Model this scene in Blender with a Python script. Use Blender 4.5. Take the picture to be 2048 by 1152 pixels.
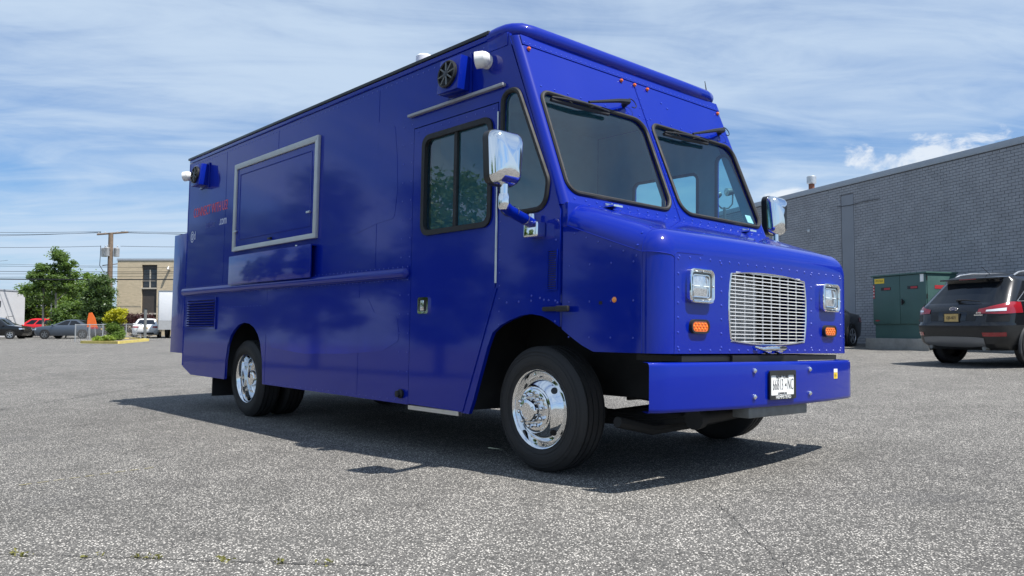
import bpy, bmesh, math, random
import numpy as np
from mathutils import Vector, Matrix
PI = math.pi; R_ = math.radians
random.seed(7); rng = np.random.default_rng(7)
for o in list(bpy.data.objects): bpy.data.objects.remove(o, do_unlink=True)
sc = bpy.context.scene
col = sc.collection

# ------------------------------------------------------------------ camera
CAM = Vector((3.8917, -4.7982, 0.9821)); YAW = 2.4148; PITCH = 0.0495
cd = bpy.data.cameras.new('camera'); cam = bpy.data.objects.new('camera', cd); col.objects.link(cam)
fw = Vector((math.cos(YAW)*math.cos(PITCH), math.sin(YAW)*math.cos(PITCH), math.sin(PITCH)))
rt = Vector((math.sin(YAW), -math.cos(YAW), 0)); up = rt.cross(fw)
cam.matrix_world = Matrix(((rt.x, up.x, -fw.x, CAM.x), (rt.y, up.y, -fw.y, CAM.y), (rt.z, up.z, -fw.z, CAM.z), (0, 0, 0, 1)))
cd.sensor_width = 36; cd.lens = 36*1596.4/2048; cd.clip_start = .05; cd.clip_end = 2000
sc.camera = cam
sc.render.resolution_x = 1024; sc.render.resolution_y = 576

# ------------------------------------------------------------------ sky, sun, exposure
SUN_EL = R_(62); SUN_AZ = R_(14.7)
w = bpy.data.worlds.new('World'); sc.world = w; w.use_nodes = True
nt = w.node_tree; nt.nodes.clear()
def nd(nt, t, **kw):
    n = nt.nodes.new(t)
    for k, v in kw.items():
        if k in ('op',): n.operation = v
        else: setattr(n, k, v)
    return n
def mth(nt, op, a, b=None, c=None, clamp=False):
    n = nt.nodes.new('ShaderNodeMath'); n.operation = op; n.use_clamp = clamp
    for i, v in enumerate((a, b, c)):
        if v is None: continue
        if isinstance(v, (int, float)): n.inputs[i].default_value = v
        else: nt.links.new(v, n.inputs[i])
    return n.outputs[0]
def mrange(nt, v, a, b, c=0., d=1., smooth=True):
    n = nt.nodes.new('ShaderNodeMapRange'); n.interpolation_type = 'SMOOTHSTEP' if smooth else 'LINEAR'
    nt.links.new(v, n.inputs[0])
    for i, x in zip((1, 2, 3, 4), (a, b, c, d)): n.inputs[i].default_value = x
    return n.outputs[0]
def mixc(nt, f, a, b, mode='MIX'):
    n = nt.nodes.new('ShaderNodeMix'); n.data_type = 'RGBA'; n.blend_type = mode
    for i, v in ((0, f), (6, a), (7, b)):
        if isinstance(v, (int, float)): n.inputs[i].default_value = v
        elif isinstance(v, tuple): n.inputs[i].default_value = (*v, 1) if len(v) == 3 else v
        else: nt.links.new(v, n.inputs[i])
    return n.outputs[2]
def noise(nt, vec, scale, detail=4, rough=.55, dist=0., w4=None, lac=2.):
    n = nt.nodes.new('ShaderNodeTexNoise')
    n.inputs['Scale'].default_value = scale; n.inputs['Detail'].default_value = detail
    n.inputs['Roughness'].default_value = rough; n.inputs['Distortion'].default_value = dist
    if vec is not None: nt.links.new(vec, n.inputs['Vector'])
    return n
def comb(nt, x, y, z):
    n = nt.nodes.new('ShaderNodeCombineXYZ')
    for i, v in enumerate((x, y, z)):
        if isinstance(v, (int, float)): n.inputs[i].default_value = v
        else: nt.links.new(v, n.inputs[i])
    return n.outputs[0]
sky = nd(nt, 'ShaderNodeTexSky'); sky.sky_type = 'NISHITA'; sky.sun_disc = False
sky.sun_elevation = SUN_EL; sky.sun_rotation = R_(90) - SUN_AZ; sky.air_density = 1.0; sky.dust_density = 1.0; sky.ozone_density = 1.6
tc = nd(nt, 'ShaderNodeTexCoord'); sep = nd(nt, 'ShaderNodeSeparateXYZ'); nt.links.new(tc.outputs['Generated'], sep.inputs[0])
X, Y, Z = sep.outputs
den = mth(nt, 'ADD', mth(nt, 'MAXIMUM', Z, 0.0), .10)
# coordinates on a cloud layer overhead, streaked along one bearing
ca, sa = math.cos(YAW-PI/2+.12), math.sin(YAW-PI/2+.12)
along = mth(nt, 'DIVIDE', mth(nt, 'ADD', mth(nt, 'MULTIPLY', X, ca), mth(nt, 'MULTIPLY', Y, sa)), den)
across = mth(nt, 'DIVIDE', mth(nt, 'ADD', mth(nt, 'MULTIPLY', X, -sa), mth(nt, 'MULTIPLY', Y, ca)), den)
v1 = comb(nt, mth(nt, 'MULTIPLY', along, .62), mth(nt, 'MULTIPLY', across, 1.15), 11.2)
n1 = noise(nt, v1, .52, 8, .56, 1.1)
v2 = comb(nt, mth(nt, 'MULTIPLY', along, .50), mth(nt, 'MULTIPLY', across, 1.3), 16.6)
n2 = noise(nt, v2, 2.0, 8, .6, 1.8)
cir = mth(nt, 'ADD', mth(nt, 'MULTIPLY', n1.outputs[0], .80), mth(nt, 'MULTIPLY', n2.outputs[0], .26))
cirf = mrange(nt, cir, .36, .66, .02, 1.)
lowveil = mrange(nt, Z, .0, .20, .55, 0.)
cirf = mth(nt, 'MAXIMUM', mth(nt, 'MULTIPLY', cirf, .90), lowveil)
# low cumulus far away
v3 = comb(nt, X, Y, mth(nt, 'MULTIPLY', Z, 1.7))
n3 = noise(nt, v3, 24., 8, .62, .3)
def bank(az, z0, wa, wz):
    hx, hy = -math.sin(az), math.cos(az)
    a_ = mth(nt, 'DIVIDE', mth(nt, 'ADD', mth(nt, 'MULTIPLY', X, hx), mth(nt, 'MULTIPLY', Y, hy)), wa)
    e_ = mth(nt, 'DIVIDE', mth(nt, 'SUBTRACT', Z, z0), wz)
    m_ = mth(nt, 'SUBTRACT', 1., mth(nt, 'ADD', mth(nt, 'MULTIPLY', a_, a_), mth(nt, 'MULTIPLY', e_, e_)))
    fr_ = mth(nt, 'ADD', mth(nt, 'MULTIPLY', X, math.cos(az)), mth(nt, 'MULTIPLY', Y, math.sin(az)))
    q_ = mth(nt, 'ADD', mth(nt, 'MAXIMUM', m_, -2.), mth(nt, 'MULTIPLY', mth(nt, 'SUBTRACT', n3.outputs[0], .5), 6.5))
    return mth(nt, 'MULTIPLY', mrange(nt, q_, .05, 1.5), mth(nt, 'GREATER_THAN', fr_, 0.))
cum = mth(nt, 'MAXIMUM', bank(R_(110.2), .194, .080, .020), mth(nt, 'MAXIMUM', bank(R_(114.2), .186, .030, .013), bank(R_(119.5), .158, .035, .008)))
bg = nd(nt, 'ShaderNodeBackground'); bg.inputs[1].default_value = .071
c0 = mixc(nt, 1., sky.outputs[0], (.66, .96, 1.30), 'MULTIPLY')
c1 = mixc(nt, cirf, c0, (5.5, 6.75, 8.3))
c2 = mixc(nt, mth(nt, 'MULTIPLY', cum, .75), c1, (8.4, 8.8, 9.2))
nt.links.new(c2, bg.inputs[0])
wo = nd(nt, 'ShaderNodeOutputWorld'); nt.links.new(bg.outputs[0], wo.inputs[0])
sl = bpy.data.lights.new('sun', 'SUN'); sl.energy = 5.0; sl.angle = R_(.53); sl.color = (1, .955, .89)
so = bpy.data.objects.new('sun', sl); col.objects.link(so)
sd = Vector((math.cos(SUN_EL)*math.cos(SUN_AZ), math.cos(SUN_EL)*math.sin(SUN_AZ), math.sin(SUN_EL)))
so.rotation_euler = sd.to_track_quat('Z', 'Y').to_euler(); so.location = (20, 5, 40)
sc.view_settings.view_transform = 'Standard'; sc.view_settings.look = 'None'
sc.view_settings.exposure = 0.62; sc.view_settings.gamma = 1; sc.view_settings.use_curve_mapping = False

# ------------------------------------------------------------------ helpers
def gz(x, y):
    z = .0375+.041*math.tanh(x/10)+.918*math.tanh(y/60)
    t = min(1, max(0, (x+35)/23)); t = t*t*(3-2*t)
    return z + .0105*min(22, max(0, y-2))*t
MATS = {}
def mat(name, color=(.5, .5, .5), rough=.5, metal=0., coat=0., var=.0, vscale=6., rvar=0., bump=0., bscale=40., spec=.5, emit=None, alpha=None, coatrough=.03, bdist=.002, coord='Object'):
    m = bpy.data.materials.new(name); m.use_nodes = True; t = m.node_tree
    b = t.nodes['Principled BSDF']
    b.inputs['Base Color'].default_value = (*color, 1); b.inputs['Roughness'].default_value = rough
    b.inputs['Metallic'].default_value = metal; b.inputs['Coat Weight'].default_value = coat; b.inputs['Coat Roughness'].default_value = coatrough
    b.inputs['Specular IOR Level'].default_value = spec
    if var or rvar or bump:
        c = nd(t, 'ShaderNodeNewGeometry').outputs['Position'] if coord == 'World' else nd(t, 'ShaderNodeTexCoord').outputs[coord]
        n = noise(t, c, vscale, 6, .6)
        if var:
            f = mrange(t, n.outputs[0], .25, .75, 1-var, 1+var, False)
            t.links.new(mixc(t, 1., (*color, 1), comb(t, f, f, f), 'MULTIPLY'), b.inputs['Base Color'])
        if rvar: t.links.new(mrange(t, n.outputs[0], .3, .7, max(.02, rough-rvar), rough+rvar, False), b.inputs['Roughness'])
        if bump:
            n2 = noise(t, c, bscale, 5, .6)
            bp = nd(t, 'ShaderNodeBump'); bp.inputs['Strength'].default_value = bump; bp.inputs['Distance'].default_value = bdist
            t.links.new(n2.outputs[0], bp.inputs['Height']); t.links.new(bp.outputs[0], b.inputs['Normal'])
    if emit: b.inputs['Emission Color'].default_value = (*emit, 1); b.inputs['Emission Strength'].default_value = 1
    MATS[name] = m; return m
def glassmat(name, tint, ior=1.52, rough=.0):
    m = bpy.data.materials.new(name); m.use_nodes = True; t = m.node_tree; t.nodes.clear()
    tr = nd(t, 'ShaderNodeBsdfTransparent'); tr.inputs[0].default_value = (*tint, 1)
    gl = nd(t, 'ShaderNodeBsdfGlossy'); gl.inputs['Roughness'].default_value = rough
    lw = nd(t, 'ShaderNodeLayerWeight'); lw.inputs[0].default_value = .5
    f = mth(t, 'ADD', mth(t, 'MULTIPLY', mth(t, 'POWER', lw.outputs['Facing'], 5.), .85), .135, clamp=True)
    mx = nd(t, 'ShaderNodeMixShader'); t.links.new(f, mx.inputs[0]); t.links.new(tr.outputs[0], mx.inputs[1]); t.links.new(gl.outputs[0], mx.inputs[2])
    o = nd(t, 'ShaderNodeOutputMaterial'); t.links.new(mx.outputs[0], o.inputs[0]); MATS[name] = m; return m
def leafmat(name, c1, c2, trans=.35):
    m = bpy.data.materials.new(name); m.use_nodes = True; t = m.node_tree; t.nodes.clear()
    g = nd(t, 'ShaderNodeNewGeometry')
    c = nd(t, 'ShaderNodeTexCoord').outputs['Object']; n = noise(t, c, .9, 3, .6)
    f = mth(t, 'ADD', mth(t, 'MULTIPLY', g.outputs['Random Per Island'], .6), mth(t, 'MULTIPLY', n.outputs[0], .5), clamp=True)
    cc = mixc(t, f, c1, c2)
    d = nd(t, 'ShaderNodeBsdfDiffuse'); tl = nd(t, 'ShaderNodeBsdfTranslucent'); gl = nd(t, 'ShaderNodeBsdfGlossy')
    gl.inputs['Roughness'].default_value = .45; gl.inputs[0].default_value = (.6, .6, .6, 1)
    t.links.new(cc, d.inputs[0]); t.links.new(mixc(t, 1., cc, (1.2, 1.25, .6), 'MULTIPLY'), tl.inputs[0])
    mx = nd(t, 'ShaderNodeMixShader'); mx.inputs[0].default_value = trans; t.links.new(d.outputs[0], mx.inputs[1]); t.links.new(tl.outputs[0], mx.inputs[2])
    m2 = nd(t, 'ShaderNodeMixShader'); m2.inputs[0].default_value = .05; t.links.new(mx.outputs[0], m2.inputs[1]); t.links.new(gl.outputs[0], m2.inputs[2])
    o = nd(t, 'ShaderNodeOutputMaterial'); t.links.new(m2.outputs[0], o.inputs[0]); MATS[name] = m; return m

class MB:
    def __init__(s): s.v = []; s.f = []
    def add(s, vs, fs):
        k = len(s.v); s.v += [tuple(a) for a in vs]; s.f += [tuple(i+k for i in f) for f in fs]; return s
    def box(s, x0, x1, y0, y1, z0, z1):
        return s.add([(x, y, z) for z in (z0, z1) for y in (y0, y1) for x in (x0, x1)],
                     [(0, 2, 3, 1), (4, 5, 7, 6), (0, 1, 5, 4), (2, 6, 7, 3), (0, 4, 6, 2), (1, 3, 7, 5)])
    def ring(s, c, a, b, r, n): return [tuple(c+a*(r*math.cos(2*PI*i/n))+b*(r*math.sin(2*PI*i/n))) for i in range(n)]
    def lathe(s, prof, o, ax, n=24, cap0=False, cap1=False, a0=None):
        o = Vector(o); ax = Vector(ax).normalized(); a = ax.orthogonal().normalized() if a0 is None else Vector(a0); b = ax.cross(a)
        vs = []; fs = []; m = len(prof)
        for r, t in prof: vs += s.ring(o+ax*t, a, b, max(r, 1e-5), n)
        for j in range(m-1):
            for i in range(n):
                k = (i+1) % n; fs.append((j*n+i, j*n+k, (j+1)*n+k, (j+1)*n+i))
        if cap0: fs.append(tuple(range(n))[::-1])
        if cap1: fs.append(tuple((m-1)*n+i for i in range(n)))
        return s.add(vs, fs)
    def cyl(s, p0, p1, r0, r1=None, n=12, caps=True):
        p0 = Vector(p0); p1 = Vector(p1); d = p1-p0
        return s.lathe([(r0, 0), (r1 if r1 is not None else r0, d.length)], p0, d, n, caps, caps)
    def tube(s, pts, r, n=8, closed=False, caps=True):
        P = [Vector(p) for p in pts]; m = len(P); vs = []; fs = []; a = None
        for i in range(m):
            if closed: d = P[(i+1) % m]-P[i-1]
            else: d = P[min(i+1, m-1)]-P[max(i-1, 0)]
            d.normalize()
            if a is None: a = d.orthogonal().normalized()
            else:
                a = a-d*a.dot(d); a.normalize()
            rr = r[i] if isinstance(r, (list, tuple)) else r
            vs += s.ring(P[i], a, d.cross(a), rr, n)
        for j in range(m if closed else m-1):
            q = (j+1) % m
            for i in range(n):
                k = (i+1) % n; fs.append((j*n+i, j*n+k, q*n+k, q*n+i))
        if caps and not closed: fs.append(tuple(range(n))[::-1]); fs.append(tuple((m-1)*n+i for i in range(n)))
        return s.add(vs, fs)
    def sphere(s, c, r, n=12, m=8, sx=1, sy=1, sz=1):
        vs = []; fs = []
        for j in range(m+1):
            t = PI*j/m
            for i in range(n): vs.append((c[0]+sx*r*math.sin(t)*math.cos(2*PI*i/n), c[1]+sy*r*math.sin(t)*math.sin(2*PI*i/n), c[2]+sz*r*math.cos(t)))
        for j in range(m):
            for i in range(n): k = (i+1) % n; fs.append((j*n+i, (j+1)*n+i, (j+1)*n+k, j*n+k))
        return s.add(vs, fs)
    def grid(s, rows):
        m = len(rows); n = len(rows[0]); vs = [p for r in rows for p in r]
        return s.add(vs, [(j*n+i, j*n+i+1, (j+1)*n+i+1, (j+1)*n+i) for j in range(m-1) for i in range(n-1)])
    def prism(s, pts, fn, t0, t1):
        n = len(pts); vs = [fn(a, b, t0) for a, b in pts]+[fn(a, b, t1) for a, b in pts]
        return s.add(vs, [tuple(range(n))[::-1], tuple(range(n, 2*n))]+[(i, (i+1) % n, n+(i+1) % n, n+i) for i in range(n)])
    def build(s, name, m, parent=None, bevel=0, seg=2, smooth=True, angle=38):
        me = bpy.data.meshes.new(name); me.from_pydata(s.v, [], s.f)
        bm = bmesh.new(); bm.from_mesh(me)
        if bevel:
            bmesh.ops.remove_doubles(bm, verts=bm.verts, dist=1e-5)
            es = [e for e in bm.edges if len(e.link_faces) == 2 and e.calc_face_angle(0) > .6]
            bmesh.ops.bevel(bm, geom=es, offset=bevel, segments=seg, profile=.6, affect='EDGES', clamp_overlap=True)
        bmesh.ops.recalc_face_normals(bm, faces=bm.faces); bm.to_mesh(me); bm.free()
        return link(name, me, m, parent, smooth, angle)
def link(name, me, m, parent=None, smooth=True, angle=38):
    me.materials.clear(); me.materials.append(MATS[m] if isinstance(m, str) else m)
    if smooth:
        me.polygons.foreach_set('use_smooth', [True]*len(me.polygons)); me.set_sharp_from_angle(angle=R_(angle))
    o = bpy.data.objects.new(name, me); col.objects.link(o)
    if parent: o.parent = parent
    return o
def empty(name, loc=(0, 0, 0), rz=0, parent=None):
    o = bpy.data.objects.new(name, None); col.objects.link(o); o.location = loc; o.rotation_euler = (0, 0, rz); o.empty_display_size = .3
    if parent: o.parent = parent
    return o
def tag(o, label=None, cat=None, group=None, kind=None):
    if label: o['label'] = label
    if cat: o['category'] = cat
    if group: o['group'] = group
    if kind: o['kind'] = kind
    return o
def copy_tree(o, parent=None):
    c = o.copy(); col.objects.link(c); c.parent = parent
    for ch in list(o.children): copy_tree(ch, c)
    return c
def rpoly(pts, r, n=6):
    """polygon with rounded corners"""
    out = []; m = len(pts)
    for i in range(m):
        p = Vector(pts[i]); a = Vector(pts[i-1])-p; b = Vector(pts[(i+1) % m])-p
        rr = r[i] if isinstance(r, (list, tuple)) else r
        if rr <= 0: out.append(tuple(p)); continue
        ang = a.angle(b); d = min(rr/math.tan(ang/2), .48*a.length, .48*b.length); re = d*math.tan(ang/2)
        c = p+(a.normalized()+b.normalized()).normalized()*(re/math.sin(ang/2))
        s0 = p+a.normalized()*d-c; s1 = p+b.normalized()*d-c
        A0 = math.atan2(s0.y, s0.x); dA = (math.atan2(s1.y, s1.x)-A0+PI) % (2*PI)-PI
        out += [(c.x+re*math.cos(A0+dA*k/n), c.y+re*math.sin(A0+dA*k/n)) for k in range(n+1)]
    return out
def rrect(x0, x1, y0, y1, r, n=6): return rpoly([(x0, y0), (x1, y0), (x1, y1), (x0, y1)], r, n)
def plate_mesh(outline, holes, t, fn):
    cu = bpy.data.curves.new('c', 'CURVE'); cu.dimensions = '2D'; cu.fill_mode = 'BOTH'; cu.extrude = t/2
    for poly in [outline]+list(holes):
        sp = cu.splines.new('POLY'); sp.points.add(len(poly)-1); sp.use_cyclic_u = True
        for p, q in zip(sp.points, poly): p.co = (q[0], q[1], 0, 1)
    o = bpy.data.objects.new('c', cu); col.objects.link(o)
    dg = bpy.context.evaluated_depsgraph_get(); me = bpy.data.meshes.new_from_object(o.evaluated_get(dg))
    bpy.data.objects.remove(o); bpy.data.curves.remove(cu)
    bm = bmesh.new(); bm.from_mesh(me); bmesh.ops.remove_doubles(bm, verts=bm.verts, dist=1e-5)
    for v in bm.verts: v.co = Vector(fn(*v.co))
    bmesh.ops.recalc_face_normals(bm, faces=bm.faces); bm.to_mesh(me); bm.free()
    return me
def plate(name, outline, holes, t, fn, m, parent): return link(name, plate_mesh(outline, holes, t, fn), m, parent, True, 30)
def text(name, body, size, fn, m, parent, extrude=.0015, align='CENTER', sx=1., thin=0.):
    cu = bpy.data.curves.new('t', 'FONT'); cu.body = body; cu.size = size; cu.extrude = extrude; cu.offset = thin; cu.align_x = align; cu.align_y = 'CENTER'; cu.resolution_u = 3
    o = bpy.data.objects.new('t', cu); col.objects.link(o)
    dg = bpy.context.evaluated_depsgraph_get(); me = bpy.data.meshes.new_from_object(o.evaluated_get(dg))
    bpy.data.objects.remove(o); bpy.data.curves.remove(cu)
    for v in me.vertices: v.co = Vector(fn(v.co.x*sx, v.co.y, v.co.z))
    return link(name, me, m, parent, False)
def mesh_np(name, V, F, m, parent=None, smooth=False):
    me = bpy.data.meshes.new(name); nv = len(V); nf, k = F.shape
    me.vertices.add(nv); me.vertices.foreach_set('co', V.astype(np.float32).ravel())
    me.loops.add(nf*k); me.loops.foreach_set('vertex_index', F.astype(np.int32).ravel())
    me.polygons.add(nf); me.polygons.foreach_set('loop_start', np.arange(0, nf*k, k, dtype=np.int32))
    me.update(calc_edges=True); me.shade_flat(); me.materials.append(MATS[m])
    o = bpy.data.objects.new(name, me); col.objects.link(o)
    if parent: o.parent = parent
    return o

# ------------------------------------------------------------------ materials
def asphalt():
    m = bpy.data.materials.new('asphalt'); m.use_nodes = True; t = m.node_tree; b = t.nodes['Principled BSDF']
    c = nd(t, 'ShaderNodeTexCoord').outputs['Object']
    def vor(scale, feat='F1'):
        v = nd(t, 'ShaderNodeTexVoronoi'); v.feature = feat; v.inputs['Scale'].default_value = scale; t.links.new(c, v.inputs['Vector']); return v
    v1 = vor(92); v2 = vor(170)
    s1 = nd(t, 'ShaderNodeSeparateColor'); t.links.new(v1.outputs['Color'], s1.inputs[0])
    s2 = nd(t, 'ShaderNodeSeparateColor'); t.links.new(v2.outputs['Color'], s2.inputs[0])
    st1 = mth(t, 'MULTIPLY', mrange(t, s1.outputs[0], .50, .74), mrange(t, v1.outputs['Distance'], .30, .46, 1., 0.))
    st2 = mth(t, 'MULTIPLY', mrange(t, s2.outputs[1], .45, .80), mrange(t, v2.outputs['Distance'], .32, .52, 1., 0.))
    big = noise(t, c, .22, 5, .6, .4); mid = noise(t, c, 2.2, 5, .65); fine = noise(t, c, 34, 3, .7)
    stones = mth(t, 'ADD', mth(t, 'MULTIPLY', st1, .95), mth(t, 'MULTIPLY', st2, .40), clamp=True)
    stones = mth(t, 'MULTIPLY', stones, mrange(t, mid.outputs[0], .25, .75, .65, 1.15, False))
    base = mixc(t, mrange(t, fine.outputs[0], .3, .7), (.047, .046, .044), (.108, .105, .099))
    base = mixc(t, stones, base, (.65, .62, .57))
    f = mrange(t, big.outputs[0], .3, .7, .82, 1.14, False); f2 = mrange(t, mid.outputs[0], .3, .7, .9, 1.08, False); ff = mth(t, 'MULTIPLY', f, f2)
    base = mixc(t, 1., base, comb(t, ff, ff, ff), 'MULTIPLY')
    # old stains
    sn = noise(t, c, .75, 4, .6, .5); base = mixc(t, mrange(t, sn.outputs[0], .62, .74, 0., .35), base, (.06, .06, .062))
    t.links.new(base, b.inputs['Base Color'])
    t.links.new(mrange(t, stones, 0, .6, .93, .7), b.inputs['Roughness']); b.inputs['Specular IOR Level'].default_value = .35
    h = mth(t, 'ADD', mth(t, 'MULTIPLY', v1.outputs['Distance'], -.8), mth(t, 'MULTIPLY', fine.outputs[0], .5))
    bp = nd(t, 'ShaderNodeBump'); bp.inputs['Strength'].default_value = .75; bp.inputs['Distance'].default_value = .006
    t.links.new(h, bp.inputs['Height']); t.links.new(bp.outputs[0], b.inputs['Normal']); MATS['asphalt'] = m
asphalt()
mat('blue', (.0010, .0135, .265), .45, 0., .75, var=.05, vscale=1.2, bump=.10, bscale=1.7, coatrough=.06, bdist=.02, spec=.05, rvar=.06)
mat('blue_flat', (.0010, .0135, .265), .42, 0., .7, coatrough=.05, spec=.05)
mat('rivet', (.004, .03, .42), .3, 0., 1., coatrough=.1)  # lighter than the body paint, to stand for the highlights on the heads
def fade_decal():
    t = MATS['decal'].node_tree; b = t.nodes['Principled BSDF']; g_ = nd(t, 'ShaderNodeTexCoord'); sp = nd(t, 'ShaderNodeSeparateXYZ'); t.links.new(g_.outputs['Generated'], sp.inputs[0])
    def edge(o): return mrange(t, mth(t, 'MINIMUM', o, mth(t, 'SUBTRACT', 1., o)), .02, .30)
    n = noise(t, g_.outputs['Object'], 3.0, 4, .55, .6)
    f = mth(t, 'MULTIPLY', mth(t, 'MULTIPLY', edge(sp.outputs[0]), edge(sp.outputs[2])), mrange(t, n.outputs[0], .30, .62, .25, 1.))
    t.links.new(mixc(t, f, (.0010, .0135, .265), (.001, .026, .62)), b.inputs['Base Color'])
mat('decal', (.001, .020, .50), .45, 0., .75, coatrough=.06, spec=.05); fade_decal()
mat('chrome', (.82, .83, .84), .05, 1., rvar=.03, vscale=9)
mat('alu', (.62, .63, .64), .34, 1., rvar=.08, var=.06, vscale=14)
mat('alu_paint', (.50, .52, .53), .42, .3, var=.06, vscale=10)
mat('rail_grey', (.34, .35, .37), .5, .3)
mat('rubber', (.012, .012, .013), .62, var=.25, vscale=12, rvar=.1)
mat('tyre', (.020, .020, .021), .72, var=.35, vscale=9, rvar=.1, bump=.2, bscale=90)
mat('black', (.010, .010, .011), .5, var=.3, vscale=7)
mat('under', (.014, .014, .014), .8, var=.5, vscale=5)
mat('blackplastic', (.016, .017, .018), .38, var=.2, vscale=20)
mat('interior', (.22, .42, .52), .75, var=.12, vscale=4)
mat('interior_dark', (.10, .13, .15), .7, var=.15, vscale=4)
mat('white_plastic', (.78, .78, .76), .3, var=.04, vscale=15)
mat('amber', (.72, .13, .008), .18, 0., 1.)
mat('amber_dot', (.95, .28, .02), .15, 0., 1.)
mat('red_lens', (.26, .006, .012), .12, 0., 1.)
mat('lens_clear', (.62, .66, .70), .09, .75, 1., var=.25, vscale=55)
mat('lens_glass', (.75, .8, .84), .05, 0., 1.)
mat('plate_white', (.80, .81, .80), .35, var=.03, vscale=20)
mat('plate_gold', (.52, .36, .13), .4, var=.1, vscale=12)
mat('ink', (.012, .012, .02), .5)
mat('txt_red', (.72, .05, .07), .4); mat('txt_white', (.62, .66, .80), .4); mat('txt_dim', (.05, .06, .30), .4)
mat('yellow', (.85, .58, .03), .4)
mat('steel_grey', (.20, .21, .21), .55, .6, var=.25, vscale=9)
mat('bar_white', (.80, .81, .82), .28, .35)
mat('radiator', (.46, .47, .48), .45, .6, var=.25, vscale=25)
mat('curtain', (.22, .36, .40), .6)
glassmat('glass_front', (.58, .86, .90)); glassmat('glass_side', (.56, .82, .86))
mat('glass_dark', (.008, .010, .013), .03, 0., 0., spec=.5)

# ------------------------------------------------------------------ ground
def coords(lo, hi, dense, step):
    c = set([lo, hi]); x = -dense
    while x <= dense+1e-6: c.add(round(x, 3)); x += step
    d = dense
    while d < max(-lo, hi):
        d = d*1.35
        if d < hi: c.add(round(d, 2))
        if -d > lo: c.add(round(-d, 2))
    return sorted(c)
gx = coords(-900, 900, 30, 1.0); gy = coords(-900, 900, 30, 1.0)
g = MB(); g.grid([[(x, y, gz(x, y)) for x in gx] for y in gy])
ground = g.build('parking_lot', 'asphalt'); tag(ground, kind='structure')

# ------------------------------------------------------------------ the food truck
truck = empty('food_truck')
truck.matrix_world = Matrix(((.999997, -.000937, .002264, 0), (.000891, .999798, .020069, 0), (-.002282, -.020066, .999796, 0), (0, 0, 0, 1)))
tag(truck, 'large glossy blue step van food truck parked on the open asphalt', 'food truck')
W = 1.22; K = .99174
sx = lambda x: 3.885+(x-3.885)*K
sz = lambda z: .894+(z-.894)*K
S = lambda x, z: (sx(x), sz(z))
def side(y, sgn=1): return lambda a, b, c: (a, y+c*sgn, b)
# ---- side walls
top = 3.02
front_edge_lo = (.262, 1.72); front_edge_hi = (-.252, 2.95)
arch_r = [(-5.101, .36), (-5.085, .58), (-5.037, .749), (-4.96, .855), (-4.871, .92), (-4.75, .978), (-4.609, 1.003), (-4.47, .99), (-4.346, .949), (-4.245, .875), (-4.183, .791), (-4.12, .6), (-4.098, .36)]
arch_f = [(-.645, .335), (-.60, .43), (-.52, .64), (-.45, .82), (-.396, .923), (-.31, .975), (-.213, 1.01), (-.1, 1.04), (-.003, 1.049), (.1, 1.035), (.179, 1.008), (.262, .965)]
door_open = [(-1.42, .345), (-1.42, 2.565), (-.368, 2.565), (-.368, 1.25), (-.735, .335)]
quarter = rpoly([S(-.322, 1.745), S(.125, 1.745), S(.150, 1.93), S(-.165, 2.615), S(-.322, 2.615)], [.09, .11, .1, .09, .09])
outline = [S(-6.42, .45), S(-6.15, .365)]+[S(*p) for p in arch_r]+[S(*p) for p in door_open]+[S(*p) for p in arch_f]+[S(*front_edge_lo), S(*front_edge_hi), (sx(-.27), top), (sx(-6.43), top), (sx(-6.47), 2.4)]
mid = lambda y, s: (lambda a, b, c: (a, y*s+c, b))
plate('side_wall', outline, [quarter], .03, mid(W-.015, -1), 'blue', truck)
door_l = rrect(-1.10, -.36, 1.70, 2.40, .06)
quarter_l = rpoly([(-.16, 1.74), (.17, 1.74), (.24, 1.93), (-.04, 2.52), (-.16, 2.52)], [.06, .08, .08, .1, .1])
outline_l = [S(-6.42, .45), S(-6.15, .365)]+[S(*p) for p in arch_r]+[S(-1.42, .345), S(-.735, .335)]+[S(*p) for p in arch_f]+[S(*front_edge_lo), S(*front_edge_hi), (sx(-.27), top), (sx(-6.43), top), (sx(-6.47), 2.4)]
plate('side_wall', outline_l, [door_l, quarter_l], .03, mid(W-.015, 1), 'blue', truck)
plate('cab_liner', [(-1.57, .70), (.24, 1.0), (.20, 1.72), (-.27, 2.92), (-1.57, 2.92)], [door_l, quarter_l], .006, mid(W-.036, 1), 'interior', truck)
plate('side_window', door_l, [], 0, mid(W-.015, 1), 'glass_side', truck)
plate('side_window', quarter_l, [], 0, mid(W-.015, 1), 'glass_side', truck)
mb = MB(); mb.box(-.755, -.715, W-.05, W-.005, 1.69, 2.41); mb.build('window_mullion', 'black', truck)
# ---- passenger door
dout = [S(-1.413, .352), S(-1.413, 2.556), S(-.376, 2.556), S(-.376, 1.252), S(-.742, .342)]
dwin = rrect(*[sx(-1.285), sx(-.425)], sz(1.675), sz(2.475), .085)
door = plate('door', dout, [dwin], .034, mid(W-.0155, -1), 'blue', truck)
dw_in = rrect(sx(-1.245), sx(-.465), sz(1.715), sz(2.435), .06)
plate('window_frame', dwin, [dw_in], .04, mid(W-.002, -1), 'rubber', door)
glass_d = plate('window_pane', dw_in, [], 0, mid(W-.012, -1), 'glass_side', door)
mb = MB(); mb.box(sx(-.86)-.018, sx(-.86)+.018, -W-.006, -W+.02, sz(1.71), sz(2.44)); mb.build('window_mullion', 'rubber', door)
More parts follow.
